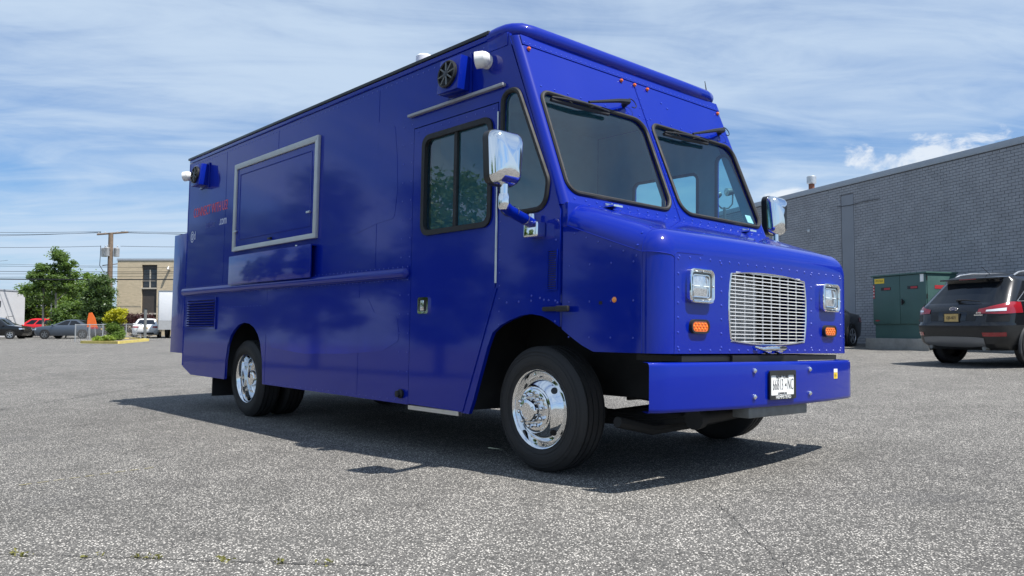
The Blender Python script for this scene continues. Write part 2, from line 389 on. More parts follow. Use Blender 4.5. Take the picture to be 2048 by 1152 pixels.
# handle
hx0, hx1, hz0, hz1 = sx(-1.295), sx(-1.155), sz(1.064), sz(1.192)
plate('handle_frame', rrect(hx0, hx1, hz0, hz1, .018), [rrect(hx0+.02, hx1-.02, hz0+.018, hz1-.018, .008)], .016, mid(W+.009, -1), 'chrome', door)
mb = MB(); mb.box(hx0+.02, hx1-.02, -W-.004, -W-.001, hz0+.018, hz1-.018); mb.build('handle_recess', 'black', door)
mb = MB(); mb.box(hx0+.028, hx0+.078, -W-.012, -W-.004, hz0+.024, hz1-.024); mb.build('handle_paddle', 'chrome', door, .003)
# piano hinge, awning drip bar, sill
mb = MB(); mb.cyl((sx(-.366), -W-.006, sz(1.27)), (sx(-.366), -W-.006, sz(2.49)), .009, n=8); mb.build('door_hinge', 'alu', truck)
mb = MB(); mb.box(sx(-1.475), sx(-.297), -W-.035, -W, sz(2.660), sz(2.682)); mb.build('drip_rail', 'rail_grey', truck, .004)
mb = MB(); mb.box(sx(-1.41), sx(-.76), -W-.004, -W+.03, sz(.31), sz(.342)); mb.build('door_sill', 'alu', truck)
mb = MB(); mb.prism([S(-.352, 1.235), S(-.375, 1.235), S(-.735, .345), S(-.712, .345)], lambda a, b, c: (a, -W-c, b), .0005, .007); mb.build('door_edge_strip', 'blue_flat', truck)
for s, poly in ((-1, quarter),):
    plate('quarter_window', poly, [], 0, mid(W-.012, s), 'glass_side', truck)
    mb = MB(); mb.tube([(a, s*(W+.003), b) for a, b in poly], .019, 8, True); mb.build('window_seal', 'rubber', truck)
mb = MB(); mb.tube([(a, W-.04, b) for a, b in quarter_l], .015, 6, True); mb.build('window_seal', 'rubber', truck)
mb = MB(); mb.tube([(a, W-.04, b) for a, b in door_l], .015, 6, True); mb.build('window_seal', 'rubber', truck)
# ---- roof, rear wall, floor, interior
XR = sx(-6.46)
mb = MB(); mb.box(XR, -.28, -W+.032, W-.032, 3.0, 3.045); mb.build('roof', 'blue', truck)
mb = MB(); mb.box(XR-.002, XR+.03, -W+.035, W-.035, .45, 3.0); mb.build('rear_wall', 'blue', truck)
for s in (-1, 1):
    mb = MB(); mb.box(XR+.02, sx(-.50), min(s*(W-.03), s*(W+.012)), max(s*(W-.03), s*(W+.012)), 3.022, 3.062); mb.build('gutter_rail', 'blue_flat', truck, .008)
    mb = MB(); mb.box(XR-.02, sx(-.50)+.02, min(s*(W-.04), s*(W+.02)), max(s*(W-.04), s*(W+.02)), 3.064, 3.092); mb.build('roof_edge_trim', 'blackplastic', truck, .006)
    # rear corner post
    mb = MB(); mb.tube([(XR+.012, s*(W-.02), .47), (XR+.012, s*(W-.02), 3.02)], .026, 8); mb.build('corner_post', 'blue_flat', truck)
mb = MB()
for x0, x1, hw_ in ((-6.35, -5.18, W-.04), (-5.18, -4.0, .40), (-4.0, -.74, W-.04), (-.74, .25, .57)): mb.box(x0, x1, -hw_, hw_, .60, .66)
tag(mb.build('floor', 'under', truck), kind='stuff')
mb = MB(); mb.box(-1.62, -1.58, -W+.035, W-.035, .66, 3.0); mb.build('bulkhead', 'interior', truck)
mb = MB(); mb.box(-1.58, -.26, -W+.034, W-.034, 2.93, 2.96); mb.build('headliner', 'interior', truck)
mb = MB(); mb.box(-.05, .29, -W+.05, W-.05, 1.25, 1.68); mb.build('dashboard', 'interior_dark', truck, .05)
mb = MB(); mb.box(-1.57, -1.50, -.95, -.86, .66, 2.93); mb.build('grab_post', 'curtain', truck)
mb = MB(); mb.box(-.82, -.78, -.80, -.72, .66, 2.93); mb.build('grab_post', 'curtain', truck)
st = empty('steering_wheel', (0, 0, 0), 0, truck)
ax = Vector((-.62, 0, .78)).normalized(); a_ = Vector((0, 1, 0)); b_ = ax.cross(a_); cc = Vector((-.30, .55, 1.66))
mb = MB(); mb.tube([cc+a_*.24*math.cos(2*PI*i/28)+b_*.24*math.sin(2*PI*i/28) for i in range(28)], .018, 8, True); mb.build('rim', 'black', st)
mb = MB()
for k in range(3): an = PI/2+2*PI*k/3; mb.cyl(cc, cc+a_*.24*math.cos(an)+b_*.24*math.sin(an), .014, n=6)
mb.cyl(cc, cc-ax*.4, .03, n=8); mb.build('spokes', 'black', st)
seat = empty('driver_seat', (0, 0, 0), 0, truck)
mb = MB(); mb.box(-1.2, -.72, .30, .80, 1.0, 1.12); mb.build('cushion', 'interior_dark', seat, .04)
mb = MB(); mb.box(-1.3, -1.18, .32, .78, 1.12, 1.78); mb.build('backrest', 'interior_dark', seat, .05)
mb = MB(); mb.box(-1.08, -.84, .42, .68, .66, 1.0); mb.build('pedestal', 'black', seat)
# ---- sloped front with two windshields
B0 = Vector((.332, 0, 1.76)); SD = Vector((-.3754, 0, .9268)); SN = Vector((.9268, 0, .3754))
def slope(off=0.): return lambda a, b, c: tuple(B0+SD*b+SN*(c+off)+Vector((0, a, 0)))
HW = W-.055
fo = [(-HW, .0), (HW, .0), (HW, 1.335), (-HW, 1.335)]
panes = []
for s in (-1, 1):
    p = rpoly([(s*.055, .085), (s*1.155, .085), (s*1.150, .875), (s*.045, .875)], [.12, .09, .085, .12] if s < 0 else [.12, .09, .11, .08])
    panes.append(p)
plate('front_panel', fo, panes, .03, slope(-.015), 'blue', truck)
for p in panes:
    ws = plate('windshield', p, [], 0, slope(-.008), 'glass_front', truck)
    mb = MB(); mb.tube([slope(.003)(a, b, 0) for a, b in p], .016, 8, True); mb.build('seal', 'rubber', ws)
# A pillar round corners
for s in (-1, 1):
    rows = []
    for k in range(9):
        th = PI/2*k/8; row = []
        for b in (-.01, .3, .6, .9, 1.2, 1.335):
            q = Vector(slope()(s*HW, b, 0)); q += Vector((0, s, 0))*.055*math.sin(th)-Vector((1, 0, .0))*.062*(1-math.cos(th)); row.append(tuple(q))
        rows.append(row)
    mb = MB(); mb.grid(rows); mb.build('corner_post', 'blue_flat', truck)
# inner pillar trim
mb = MB(); mb.prism([(-.04, .02), (.04, .02), (.04, 1.3), (-.04, 1.3)], slope(-.05), 0, -.02); mb.build('centre_post', 'interior_dark', truck)
# roof cap roll across the front and round both corners
path = [(sx(-.50), -W+.045, 3.045), (sx(-.42), -W+.045, 3.05), (sx(-.34), -W+.05, 3.05), (-.27, -W+.065, 3.05), (-.225, -W+.10, 3.048), (-.205, -W+.17, 3.046)]
path = path+[(-.20, y, 3.046) for y in (-.7, -.35, 0, .35, .7)]+[(x, -y, z) for x, y, z in path[::-1]]
mb = MB(); mb.tube(path, .064, 14); cap = mb.build('roof_cap', 'blue_flat', truck)
for s in (-1, 1):
    mb = MB(); mb.box(sx(-.50), -.25, min(s*(W-.04), s*(W+.006)), max(s*(W-.04), s*(W+.006)), 2.935, 3.03)
    mb.build('cap_flange', 'blue_flat', truck, .004)
mb = MB(); mb.prism([(-HW-.02, 1.255), (HW+.02, 1.255), (HW+.02, 1.335), (-HW-.02, 1.335)], slope(0), .0, .006); mb.build('cap_flange', 'blue_flat', truck)
# windshield base cowl
mb = MB(); mb.box(.262, .345, -W+.012, W-.012, 1.60, 1.763); mb.build('cowl', 'blue_flat', truck, .012)
# ---- hood
XF = 1.05; RF = .13; HB = .812
def Tz(x): return 1.757-(x-.345)/(.92-.345)*(1.757-1.555)
def hood_half(x): return 1.205-.04*(x-.30)/.75
def section(x, inset=0., zt=None):
    hw = hood_half(x)-inset; t = (Tz(min(x, .95)) if zt is None else zt)-inset*1.15; r = max(.03, .15-inset)
    zb = HB if x > .56 else HB+.145*max(0, min(1, (.56-x)/.27))**1.25
    pts = [(x, -hw, zb), (x, -hw, zb+.2), (x, -hw, t-r)]
    for k in range(1, 8): th = PI/2*k/8; pts.append((x, -hw+r*(1-math.cos(th)), t-r+r*math.sin(th)))
    n = 8
    for k in range(n+1): y = (-hw+r)+(2*(hw-r))*k/n; pts.append((x, y, t+.012*(1-(y/hw)**2)))
    return pts+[(a, -b, c) for a, b, c in pts[9::-1]]
rows = [section(x) for x in (.300, .34, .40, .47, .56, .7, .82, XF-RF)]
for k in range(1, 11):
    th = PI/2*k/10; rows.append(section(XF-RF+RF*math.sin(th), RF*(1-math.cos(th)), Tz(XF-RF)))
mb = MB(); mb.grid(rows); hood = mb.build('hood', 'blue', truck, angle=50)
fr = [(p[1], p[2]) for p in rows[-1]]
gp = [.455-.91*i/12 for i in range(13)]
gr = rpoly([(y, .870+.025*(y/.455)**2) for y in gp]+[(-.466, .95), (-.476, 1.03), (-.479, 1.107), (-.476, 1.19), (-.466, 1.26)]+[(-y, 1.340-.024*(y/.455)**2) for y in gp]+[(.466, 1.26), (.476, 1.19), (.479, 1.107), (.476, 1.03), (.466, .95)], [.012 if i in (0, 12, 18, 30) else 0 for i in range(36)], 3)
frontmap = lambda off: (lambda a, b, c: (XF+off+c, a, b))
nose = plate('nose_panel', fr, [gr], .02, frontmap(-.009), 'blue', truck)
# seams on the hood
def onhood(path, r=.0035, name='seam'):
    m_ = MB(); m_.tube(path, r, 5); return m_.build(name, 'blue_flat', hood)
onhood([(a, -hood_half(a)-.001, Tz(a)-.15) for a in (.30, .45, .6, .75, .92)])
onhood([tuple(p) for p in rows[7][:18]]); onhood([tuple(p) for p in rows[-1][:12]])
onhood([(p[2][0], p[2][1]-.001, p[2][2]) for p in rows[7:]])
# grille: radiator behind, then each bar
grille = empty('grille', (0, 0, 0), 0, truck)
mb = MB(); mb.box(.80, .82, -.50, .50, .84, 1.37); mb.build('shroud', 'black', grille)
mb = MB(); mb.box(.83, .88, -.46, .12, .86, 1.34); mb.build('radiator', 'radiator', grille)
mb = MB()
for i in range(48): z = .87+i*.0098; mb.box(.879, .886, -.455, .115, z, z+.003)
mb.build('radiator_fins', 'steel_grey', grille)
mb = MB(); mb.tube([(.90, .16, .86), (.90, .17, 1.0), (.88, .14, 1.15), (.90, .18, 1.34)], .014, 6); mb.build('hose', 'black', grille)
def gy_at(z):
    return .460+.018*(1-((z-1.107)/.21)**2)
for i in range(20):
    z = .889+i*.0232; y = gy_at(z) if z < 1.318 else .40; 
    mb = MB(); mb.box(XF-.012, XF+.003, -y, y, z-.0026, z+.0026); mb.build('grille_bar', 'bar_white', grille)
for i in range(8):
    y = -.382+i*.1085; zl = .870+.024*(abs(y)/.46)**2; zh = 1.340-.022*(abs(y)/.46)**2
    mb = MB(); mb.box(XF-.020, XF-.013, y-.0035, y+.0035, zl, zh); mb.build('grille_upright', 'bar_white', grille)
mb = MB(); mb.tube([(XF+.002, a, b) for a, b in gr], .006, 6, True); mb.build('grille_rim', 'chrome', grille)
# lamps
def headlight(y, z):
    e = empty('headlight', (XF, y, z), 0, truck); f = lambda o: (lambda a, b, c: (o+c, a, b))
    o = rrect(-.122, .122, -.103, .103, .038); i = rrect(-.100, .100, -.082, .082, .026)
    plate('bezel', o, [i], .03, f(.015), 'chrome', e)
    mb = MB(); mb.tube([(.03, a, b) for a, b in rrect(-.113, .113, -.094, .094, .033)], .010, 8, True); mb.build('bezel_rim', 'chrome', e)
    i2 = rrect(-.084, .084, -.066, .066, .018)
    plate('retaining_ring', i, [i2], .010, f(.016), 'steel_grey', e)
    mb = MB(); mb.tube([(.022, a, b) for a, b in i2], .005, 6, True); mb.build('lens_rim', 'chrome', e)
    rows = []
    for j in range(9):
        v = -.066+.132*j/8; rows.append([(.014+.014*(1-(u/.084)**2*.6-(v/.066)**2*.4), u, v) for u in [-.084+.168*k/12 for k in range(13)]])
    mb = MB(); mb.grid(rows); mb.build('lens', 'lens_clear', e)
    mb = MB(); mb.box(.022, .0275, -.076, .076, -.003, .003); mb.build('lens_rib', 'lens_glass', e)
    for dy, dz in ((0, .088), (0, -.088), (.106, 0), (-.106, 0)):
        mb = MB(); mb.sphere((.034, dy, dz), .007, 6, 4); mb.build('screw', 'alu', e)
for s in (-1, 1): headlight(s*.803, 1.2165)
def signal(y, z):
    e = empty('turn_signal', (XF, y, z), 0, truck); f = lambda o: (lambda a, b, c: (o+c, a, b))
    plate('grommet', rrect(-.092, .092, -.042, .042, .04), [rrect(-.080, .080, -.031, .031, .03)], .024, f(.012), 'rubber', e)
    plate('lens', rrect(-.080, .080, -.031, .031, .03), [], .016, f(.012), 'amber', e)
    for r in range(3):
        for k in range(4 if r != 1 else 5):
            yy = -.048+.032*k+(-.016 if r == 1 else 0); mb = MB(); mb.sphere((.020, yy, -.016+.016*r), .0065, 6, 4); mb.build('lamp_diode', 'amber_dot', e)
for s in (-1, 1): signal(s*.805, .975)
# hood furniture
mb = MB(); mb.tube([(XF+.012, -.20, .857), (XF+.03, -.13, .842), (XF+.045, -.05, .846), (XF+.045, .12, .846), (XF+.03, .17, .842)], [.006, .012, .016, .016, .008], 8)
for y in (-.05, .09): mb.sphere((XF+.02, y, .832), .026, 8, 6, sy=1.3)
mb.build('hood_latch', 'chrome', truck)
for s in (-1, 1):
    mb = MB(); mb.box(.31, .43, s*.819-.045, s*.819+.045, 1.765, 1.778); mb.cyl((.36, s*.819-.06, 1.782), (.36, s*.819+.06, 1.782), .012, n=8)
    for d in (-.03, .03): mb.sphere((.40, s*.819+d, 1.780), .009, 6, 4)
    mb.build('hood_hinge', 'chrome', truck)
mb = MB(); mb.sphere((.72, -hood_half(.72)-.002, 1.127), .018, 8, 6, sy=.6); mb.build('side_marker', 'amber_dot', truck)
# hood hold-down strap at the cowl seam
mb = MB(); mb.box(.16, .29, -W-.030, -W, 1.062, 1.092); mb.box(.29, .40, -W-.040, -W-.012, 1.058, 1.096); mb.build('hood_strap', 'rubber', truck, .01)
# side louvre near the cowl
lv = empty('cowl_vent', (0, 0, 0), 0, truck)
lx0, lx1, lz0, lz1 = sx(.15), sx(.246), sz(1.20), sz(1.466)
plate('frame', rrect(lx0, lx1, lz0, lz1, .006), [rrect(lx0+.010, lx1-.010, lz0+.010, lz1-.010, .003)], .008, mid(W+.005, -1), 'blue_flat', lv)
mb = MB(); mb.box(lx0+.008, lx1-.008, -W-.0015, -W-.0005, lz0+.008, lz1-.008); mb.build('backing', 'black', lv)
for i in range(17):
    z = lz0+.014+i*.0141; mb = MB(); mb.box(lx0+.010, lx1-.010, -W-.007, -W-.002, z, z+.008); mb.build('slat', 'blue_flat', lv)
# rear service louvre
lv = empty('rear_vent', (0, 0, 0), 0, truck)
lx0, lx1, lz0, lz1 = sx(-6.33), sx(-5.39), sz(.925), sz(1.305)
plate('frame', rrect(lx0, lx1, lz0, lz1, .012), [rrect(lx0+.03, lx1-.03, lz0+.03, lz1-.03, .006)], .014, mid(W+.008, -1), 'blue_flat', lv)
mb = MB(); mb.box(lx0+.02, lx1-.02, -W-.003, -W-.001, lz0+.02, lz1-.02); mb.build('backing', 'under', lv)
for i in range(10):
    z = lz0+.036+i*.031; mb = MB(); mb.add([(x, y, zz) for x in (lx0+.03, lx1-.03) for y, zz in ((-W-.003, z+.020), (-W-.026, z), (-W-.026, z+.004), (-W-.003, z+.024))], [(0, 1, 5, 4), (1, 2, 6, 5), (2, 3, 7, 6), (3, 0, 4, 7), (0, 3, 2, 1), (4, 5, 6, 7)]); mb.build('slat', 'blue_flat', lv)
# ---- belt rail
rail = []
for x in (XR-.004, sx(-1.47)):
    rail.append([(x, -W-.042*math.sin(PI*k/10)-.006, sz(1.393)+.044*-math.cos(PI*k/10)) for k in range(11)])
mb = MB(); mb.grid(rail); mb.f.append(tuple(range(11))); mb.f.append(tuple(range(11, 22))); br = mb.build('belt_rail', 'blue_flat', truck)
mb = MB(); mb.box(XR, sx(-1.435), -W-.005, -W, sz(1.335), sz(1.452)); mb.build('rail_flange', 'blue_flat', br)
mb = MB(); mb.sphere((sx(-1.47), -W-.006, sz(1.393)), .043, 10, 8, sy=1.0); mb.build('rail_end', 'blue_flat', br)
# ---- serving hatch
sv = empty('serving_hatch', (0, 0, 0), 0, truck)
hx0, hx1, hz0, hz1 = sx(-4.943), sx(-2.9825), sz(1.8023), sz(2.7925)
for nm, poly in (('frame_rail', [(hx0, hz1), (hx1, hz1), (hx1-.058, hz1-.058), (hx0+.058, hz1-.058)]), ('frame_rail', [(hx0, hz0), (hx1, hz0), (hx1-.058, hz0+.048), (hx0+.058, hz0+.048)]),
                 ('frame_stile', [(hx0, hz0), (hx0, hz1), (hx0+.058, hz1-.058), (hx0+.058, hz0+.048)]), ('frame_stile', [(hx1, hz0), (hx1, hz1), (hx1-.058, hz1-.058), (hx1-.058, hz0+.048)])):
    mb = MB(); mb.prism(poly, lambda a, b, c: (a, -W-c, b), .001, .034); mb.build(nm, 'alu_paint', sv, .004)
plate('hatch_panel', rrect(hx0+.062, hx1-.062, hz0+.052, hz1-.062, .01), [], .014, mid(W+.009, -1), 'blue', sv)
pi_ = rrect(hx0+.14, hx1-.14, hz0+.125, hz1-.13, .01)
mb = MB(); mb.tube([(a, -W-.016, b) for a, b in pi_], .006, 5, True); mb.build('panel_bead', 'blue_flat', sv)
for x, z in ((hx1-.13, hz0+.26), (hx0+.10, hz0+.22), (hx0+.98, hz0+.075)):
    mb = MB(); mb.cyl((x, -W-.016, z), (x, -W-.035, z), .013, n=8); mb.box(x-.05, x+.012, -W-.044, -W-.034, z-.012, z+.008); mb.build('latch', 'alu' if x != hx0+.98 else 'black', sv, .003)
# folded serving shelf
shf = empty('serving_shelf', (0, 0, 0), 0, truck)
mb = MB(); mb.box(-4.86, -2.945, -1.285, -1.268, 1.42, 1.735); mb.build('shelf_panel', 'blue', shf, .004)
mb = MB(); mb.box(-4.86, -2.945, -1.262, -W-.001, 1.722, 1.736); mb.build('shelf_lip', 'blue_flat', shf)
for x in (-4.75, -3.9, -3.05):
    mb = MB(); mb.prism([(-W-.001, 1.72), (-1.266, 1.72), (-1.266, 1.48)], lambda a, b, c: (x+c, a, b), -.012, .012); mb.build('bracket', 'blue_flat', shf)
mb = MB(); mb.cyl((-3.25, -1.277, 1.735), (-3.25, -1.277, 1.747), .012, n=8); mb.build('shelf_latch', 'alu', shf)
# ---- speakers and security cameras
def speaker(x, z):
    e = empty('speaker', (x, -W, z), 0, truck)
    mb = MB(); mb.box(-.145, .145, -.015, 0, -.15, .15); mb.build('mounting_plate', 'blue_flat', e, .004)
    mb = MB(); mb.add([(-.125, -.015, -.13), (.125, -.015, -.13), (.125, -.015, .13), (-.125, -.015, .13), (-.125, -.13, -.13), (.125, -.13, -.13), (.125, -.10, .13), (-.125, -.10, .13)],
                      [(0, 1, 2, 3), (4, 7, 6, 5), (0, 4, 5, 1), (1, 5, 6, 2), (2, 6, 7, 3), (3, 7, 4, 0)]); mb.build('cabinet', 'blue_flat', e, .008)
    n = Vector((0, -1, .115)).normalized(); c0 = Vector((0, -.117, 0))
    mb = MB(); mb.lathe([(.104, 0), (.106, .02), (.098, .028), (.09, .022), (.088, .005)], c0, n, 28); mb.build('rim', 'blackplastic', e)
    mb = MB(); mb.lathe([(.088, .006), (.05, -.004), (.02, .004), (0, .008)], c0+n*.002, n, 24); mb.build('cone', 'black', e)
    a = Vector((1, 0, 0)); b = n.cross(a)
    for k in range(8):
        t = 2*PI*k/8+.2; mb = MB(); d = a*math.cos(t)+b*math.sin(t); mb.cyl(c0+n*.022+d*.025, c0+n*.02+d*.095, .006, .007, 6); mb.build('grille_spoke', 'steel_grey', e)
    mb = MB(); mb.lathe([(.03, .012), (.028, .026), (.0, .03)], c0, n, 16); mb.build('dust_cap', 'blackplastic', e)
speaker(sx(-.82), sz(2.84)); speaker(-5.83, 2.79)
def security_camera(x, z, rz):
    e = empty('security_camera', (x, -W, z), rz, truck)
    mb = MB(); mb.lathe([(.062, 0), (.064, .02), (.056, .05), (.045, .06)], (0, 0, 0), (0, -1, 0), 20, True, True); mb.build('base', 'white_plastic', e)
    d = Vector((-.75, -.65, -.12)).normalized(); c0 = Vector((.01, -.075, 0))
    mb = MB(); mb.lathe([(.0, -.075), (.04, -.068), (.062, -.04), (.068, 0), (.066, .04), (.058, .06)], c0, d, 20); mb.lathe([(.070, -.02), (.071, .055), (.066, .057)], c0, d, 20); mb.build('housing', 'white_plastic', e)
    mb = MB(); mb.lathe([(.058, .058), (.03, .064), (.0, .066)], c0, d, 16); mb.build('lens', 'blackplastic', e); return e
for x_, z_ in ((-.50, 2.885), (-6.36, 2.86)): security_camera(sx(x_), sz(z_), 0).scale = (.85,)*3
# ---- lettering and vinyl patches on the side
fs = lambda x0, z0, y=W: (lambda a, b, c: (x0+a, -y-.001-c, z0+b))
text('lettering', 'CONNECT WITH US!', .165, fs(sx(-5.72), sz(2.372)), 'txt_red', truck, .001, 'CENTER', .68)
text('lettering', '.com', .15, fs(sx(-5.31), sz(2.20)), 'txt_white', truck, .001, 'CENTER', .75)
text('lettering', 'torlove', .13, fs(sx(-5.70), sz(2.19)), 'txt_dim', truck, .001, 'CENTER', .75)
text('lettering', '@d', .15, fs(sx(-6.25), sz(2.09)), 'txt_white', truck, .001, 'CENTER', .75)
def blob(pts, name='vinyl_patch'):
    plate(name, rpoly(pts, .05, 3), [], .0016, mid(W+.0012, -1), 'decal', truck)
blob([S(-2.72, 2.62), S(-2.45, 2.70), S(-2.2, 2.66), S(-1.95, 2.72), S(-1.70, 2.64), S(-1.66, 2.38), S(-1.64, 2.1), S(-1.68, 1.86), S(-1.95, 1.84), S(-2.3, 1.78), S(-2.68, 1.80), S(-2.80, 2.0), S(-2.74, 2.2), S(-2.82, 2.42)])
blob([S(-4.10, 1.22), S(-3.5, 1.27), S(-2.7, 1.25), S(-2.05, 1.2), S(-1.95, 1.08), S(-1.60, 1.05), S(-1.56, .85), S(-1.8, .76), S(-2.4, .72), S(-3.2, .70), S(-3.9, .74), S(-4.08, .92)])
mb = MB(); mb.lathe([(.035, 0), (.038, .02), (.028, .03), (.026, .05), (.0, .052)], (sx(-1.51), -W, sz(.425)), (0, -1, 0), 10); mb.build('inlet_cap', 'rubber', truck)
# ---- rear box, step, flaps
mb = MB(); mb.box(-6.93, XR-.004, -1.185, 1.185, .62, 2.155); mb.build('rear_box', 'blue', truck, .008)
mb = MB(); mb.box(-6.60, XR+.02, -1.10, 1.10, .43, .53); mb.build('rear_step', 'alu_paint', truck, .015)
# ---- rivets
rv = MB()
def rivet(p, n, r=.0085):
    n = Vector(n).normalized(); p = Vector(p); a = n.orthogonal().normalized(); b = n.cross(a); vs = []
    for rr, h in ((r, 0), (r*.7, r*.42)): vs += [tuple(p+n*h+a*rr*math.cos(PI/3*i)+b*rr*math.sin(PI/3*i)) for i in range(6)]
    vs.append(tuple(p+n*r*.6)); rv.add(vs, [(i, (i+1) % 6, 6+(i+1) % 6, 6+i) for i in range(6)]+[(6+i, 6+(i+1) % 6, 12) for i in range(6)])
def rline(p0, p1, step, n, r=.0085, jit=0.):
    p0 = Vector(p0); p1 = Vector(p1); k = max(1, round((p1-p0).length/step))
    for i in range(k+1): rivet(p0.lerp(p1, i/k), n, r)
sy = -W-.0005; nS = (0, -1, 0)
rline((sx(-6.40), sy, 2.985), (sx(-.55), sy, 2.985), .075, nS, .007)
rline((sx(-6.40), sy-.005, sz(1.445)), (sx(-5.15), sy-.005, sz(1.445)), .06, nS, .006); rline((sx(-3.0), sy-.005, sz(1.445)), (sx(-1.46), sy-.005, sz(1.445)), .07, nS, .007)
rline((sx(-6.40), sy-.005, sz(1.342)), (sx(-1.46), sy-.005, sz(1.342)), .07, nS, .006)
for x in (-1.445, -1.565): rline((sx(x), sy, sz(.45)), (sx(x), sy, sz(2.6)), .15, nS, .007)
rline((sx(-.33), sy, sz(.98)), (sx(-.33), sy, sz(2.6)), .09, nS, .006)
rline((sx(-4.0), sy, sz(.375)), (sx(-1.5), sy, sz(.375)), .11, nS, .006)
rline((sx(-5.2), sy, sz(1.18)), (sx(-4.2), sy, sz(1.18)), .08, nS, .006)
rline((sx(-1.36), sy-.002, sz(2.525)), (sx(-.42), sy-.002, sz(2.525)), .10, nS, .006)
rline((sx(.0), sy, sz(1.17)), (sx(.245), sy, sz(1.12)), .09, nS); rline((sx(-.25), sy, sz(1.13)), (sx(.12), sy, sz(1.14)), .11, nS)
rline((sx(.225), sy, sz(1.0)), (sx(.225), sy, sz(1.66)), .12, nS)
for x in (-6.43,): rline((sx(x), sy, sz(.5)), (sx(x), sy, sz(2.9)), .14, nS, .006)
for y0, y1, s_ in ((-HW+.0, HW, 1.272),): rline(slope(.006)(y0, s_, 0), slope(.006)(y1, s_, 0), .052, SN, .0085)
for s_, st_ in ((.92, .135), (.038, .105)):
    rline(slope(.001)(-1.12, s_, 0), slope(.001)(1.12, s_, 0), st_, SN)
for y in (-.022, .022): rline(slope(.001)(y, .12, 0), slope(.001)(y, 1.2, 0), .1, SN, .007)
for y in (.30, .36): rivet(slope(.001)(y, 1.13-.04*(y > .33), 0), SN, .011)
for z in (.832, 1.385): rline((XF+.001, -.99, z), (XF+.001, .99, z), .105, (1, 0, 0))
for y in (-1.0, 1.0, -.56, .56): rline((XF+.001, y, .85), (XF+.001, y, 1.37), .09, (1, 0, 0))
for z, dx in ((1.35, .0), (1.12, .0), (.9, .0)): rline((.36, -hood_half(.36)-.001, z), (.86, -hood_half(.86)-.001, z-.1*0), .17, nS, .007)
rline((.40, -hood_half(.4)-.001, Tz(.4)-.185), (.88, -hood_half(.88)-.001, Tz(.88)-.185), .11, nS, .007)
rline((.355, -1.02, 1.762), (.355, 1.02, 1.762), .1, (0, 0, 1))
for k in range(1, 11, 3): rivet(rows[5 if False else 7][2+k] if False else section(.885)[2+k], (0, -.6, .8))
tag(rv.build('rivets', 'rivet', truck), kind='stuff')
# ---- panel seams on the side wall
for x in (-1.955, -3.9, -5.25):
    z0 = 1.46 if x != -3.9 else 2.80
    mb = MB(); mb.box(sx(x)-.002, sx(x)+.002, -W-.0022, -W+.001, sz(z0), 2.98); mb.build('panel_seam', 'blue_flat', truck)
for x in (-4.05, -2.2): mb = MB(); mb.box(sx(x)-.002, sx(x)+.002, -W-.002, -W+.001, sz(.37), sz(1.33)); mb.build('panel_seam', 'blue_flat', truck)
mb = MB(); mb.tube([slope(.002)(0, b, 0) for b in (.02, .5, 1.25)], .004, 5); mb.build('panel_seam', 'blue_flat', truck)
# ---- marker lamps, wipers, antenna, roof vent, stickers
for y in (-1.14, -.159, 0, .159, 1.14):
    e = Vector(slope(.004)(y, 1.222, 0)); mb = MB(); mb.lathe([(.015, 0), (.014, .010), (.009, .016), (0, .018)], e, SN, 12); mb.build('marker_lamp', 'amber', truck)
def wiper(piv, tip0, tip1, mid_):
    e = empty('wiper', (0, 0, 0), 0, truck); q = lambda y, s_, o: Vector(slope(o)(y, s_, 0))
    mb = MB(); mb.cyl(q(*piv, 0), q(*piv, .05), .022, .018, 10); mb.box(0, 0, 0, 0, 0, 0) if False else None; mb.build('pivot', 'black', e)
    mb = MB(); mb.tube([q(piv[0], piv[1], .055), q(piv[0]*.72+mid_[0]*.28, piv[1]*.72+mid_[1]*.28, .068), q(*mid_, .055)], [.024, .017, .009], 6); mb.build('arm', 'black', e)
    mb = MB(); ps = [q(tip0[0]+(tip1[0]-tip0[0])*t, tip0[1]+(tip1[1]-tip0[1])*t, .036+.022*math.sin(PI*t)) for t in (0, .15, .3, .5, .7, .85, 1)]
    mb.tube(ps, .008, 6)
    for t in (.22, .78): 
        c_ = tip0[0]+(tip1[0]-tip0[0])*t; d_ = tip0[1]+(tip1[1]-tip0[1])*t
        mb.tube([q(c_-.13*(tip1[0]-tip0[0]), d_, .026), q(c_, d_+.012, .045), q(c_+.13*(tip1[0]-tip0[0]), d_, .026)], .0065, 5)
    mb.build('blade_frame', 'black', e)
    mb = MB(); mb.tube([q(tip0[0], tip0[1]-.012, .022), q((tip0[0]+tip1[0])/2, (tip0[1]+tip1[1])/2-.016, .020), q(tip1[0], tip1[1]-.012, .022)], .015, 6); mb.build('blade', 'rubber', e)
    mb = MB(); c_ = q(piv[0]+.05, piv[1]+.0, .05); mb.tube([c_+Vector((0, .045*math.cos(t), 0))+SD*.04*math.sin(t) for t in [-2+4*i/12 for i in range(13)]], .004, 5); mb.build('washer_hose', 'black', e)
wiper((-.235, .975), (-1.085, .815), (-.49, .835), (-.72, .852)); wiper((1.03, .995), (.15, .800), (.745, .832), (.52, .850))
mb = MB(); mb.cyl((-.22, 1.12, 3.10), (-.24, 1.12, 3.21), .006, .003, 6); mb.build('antenna', 'black', truck)
mb = MB(); mb.lathe([(.10, 0), (.055, .02), (.055, .20), (.075, .205), (.075, .29), (.06, .305), (0, .31)], (-1.79, -.85, 3.045), (0, 0, 1), 18); mb.build('roof_vent', 'white_plastic', truck)
mb = MB(); mb.prism([(1.0, .13), (1.085, .125), (1.075, .2), (.995, .2)], slope(-.0165), 0, .001); mb.build('inspection_sticker', 'plate_white', truck)
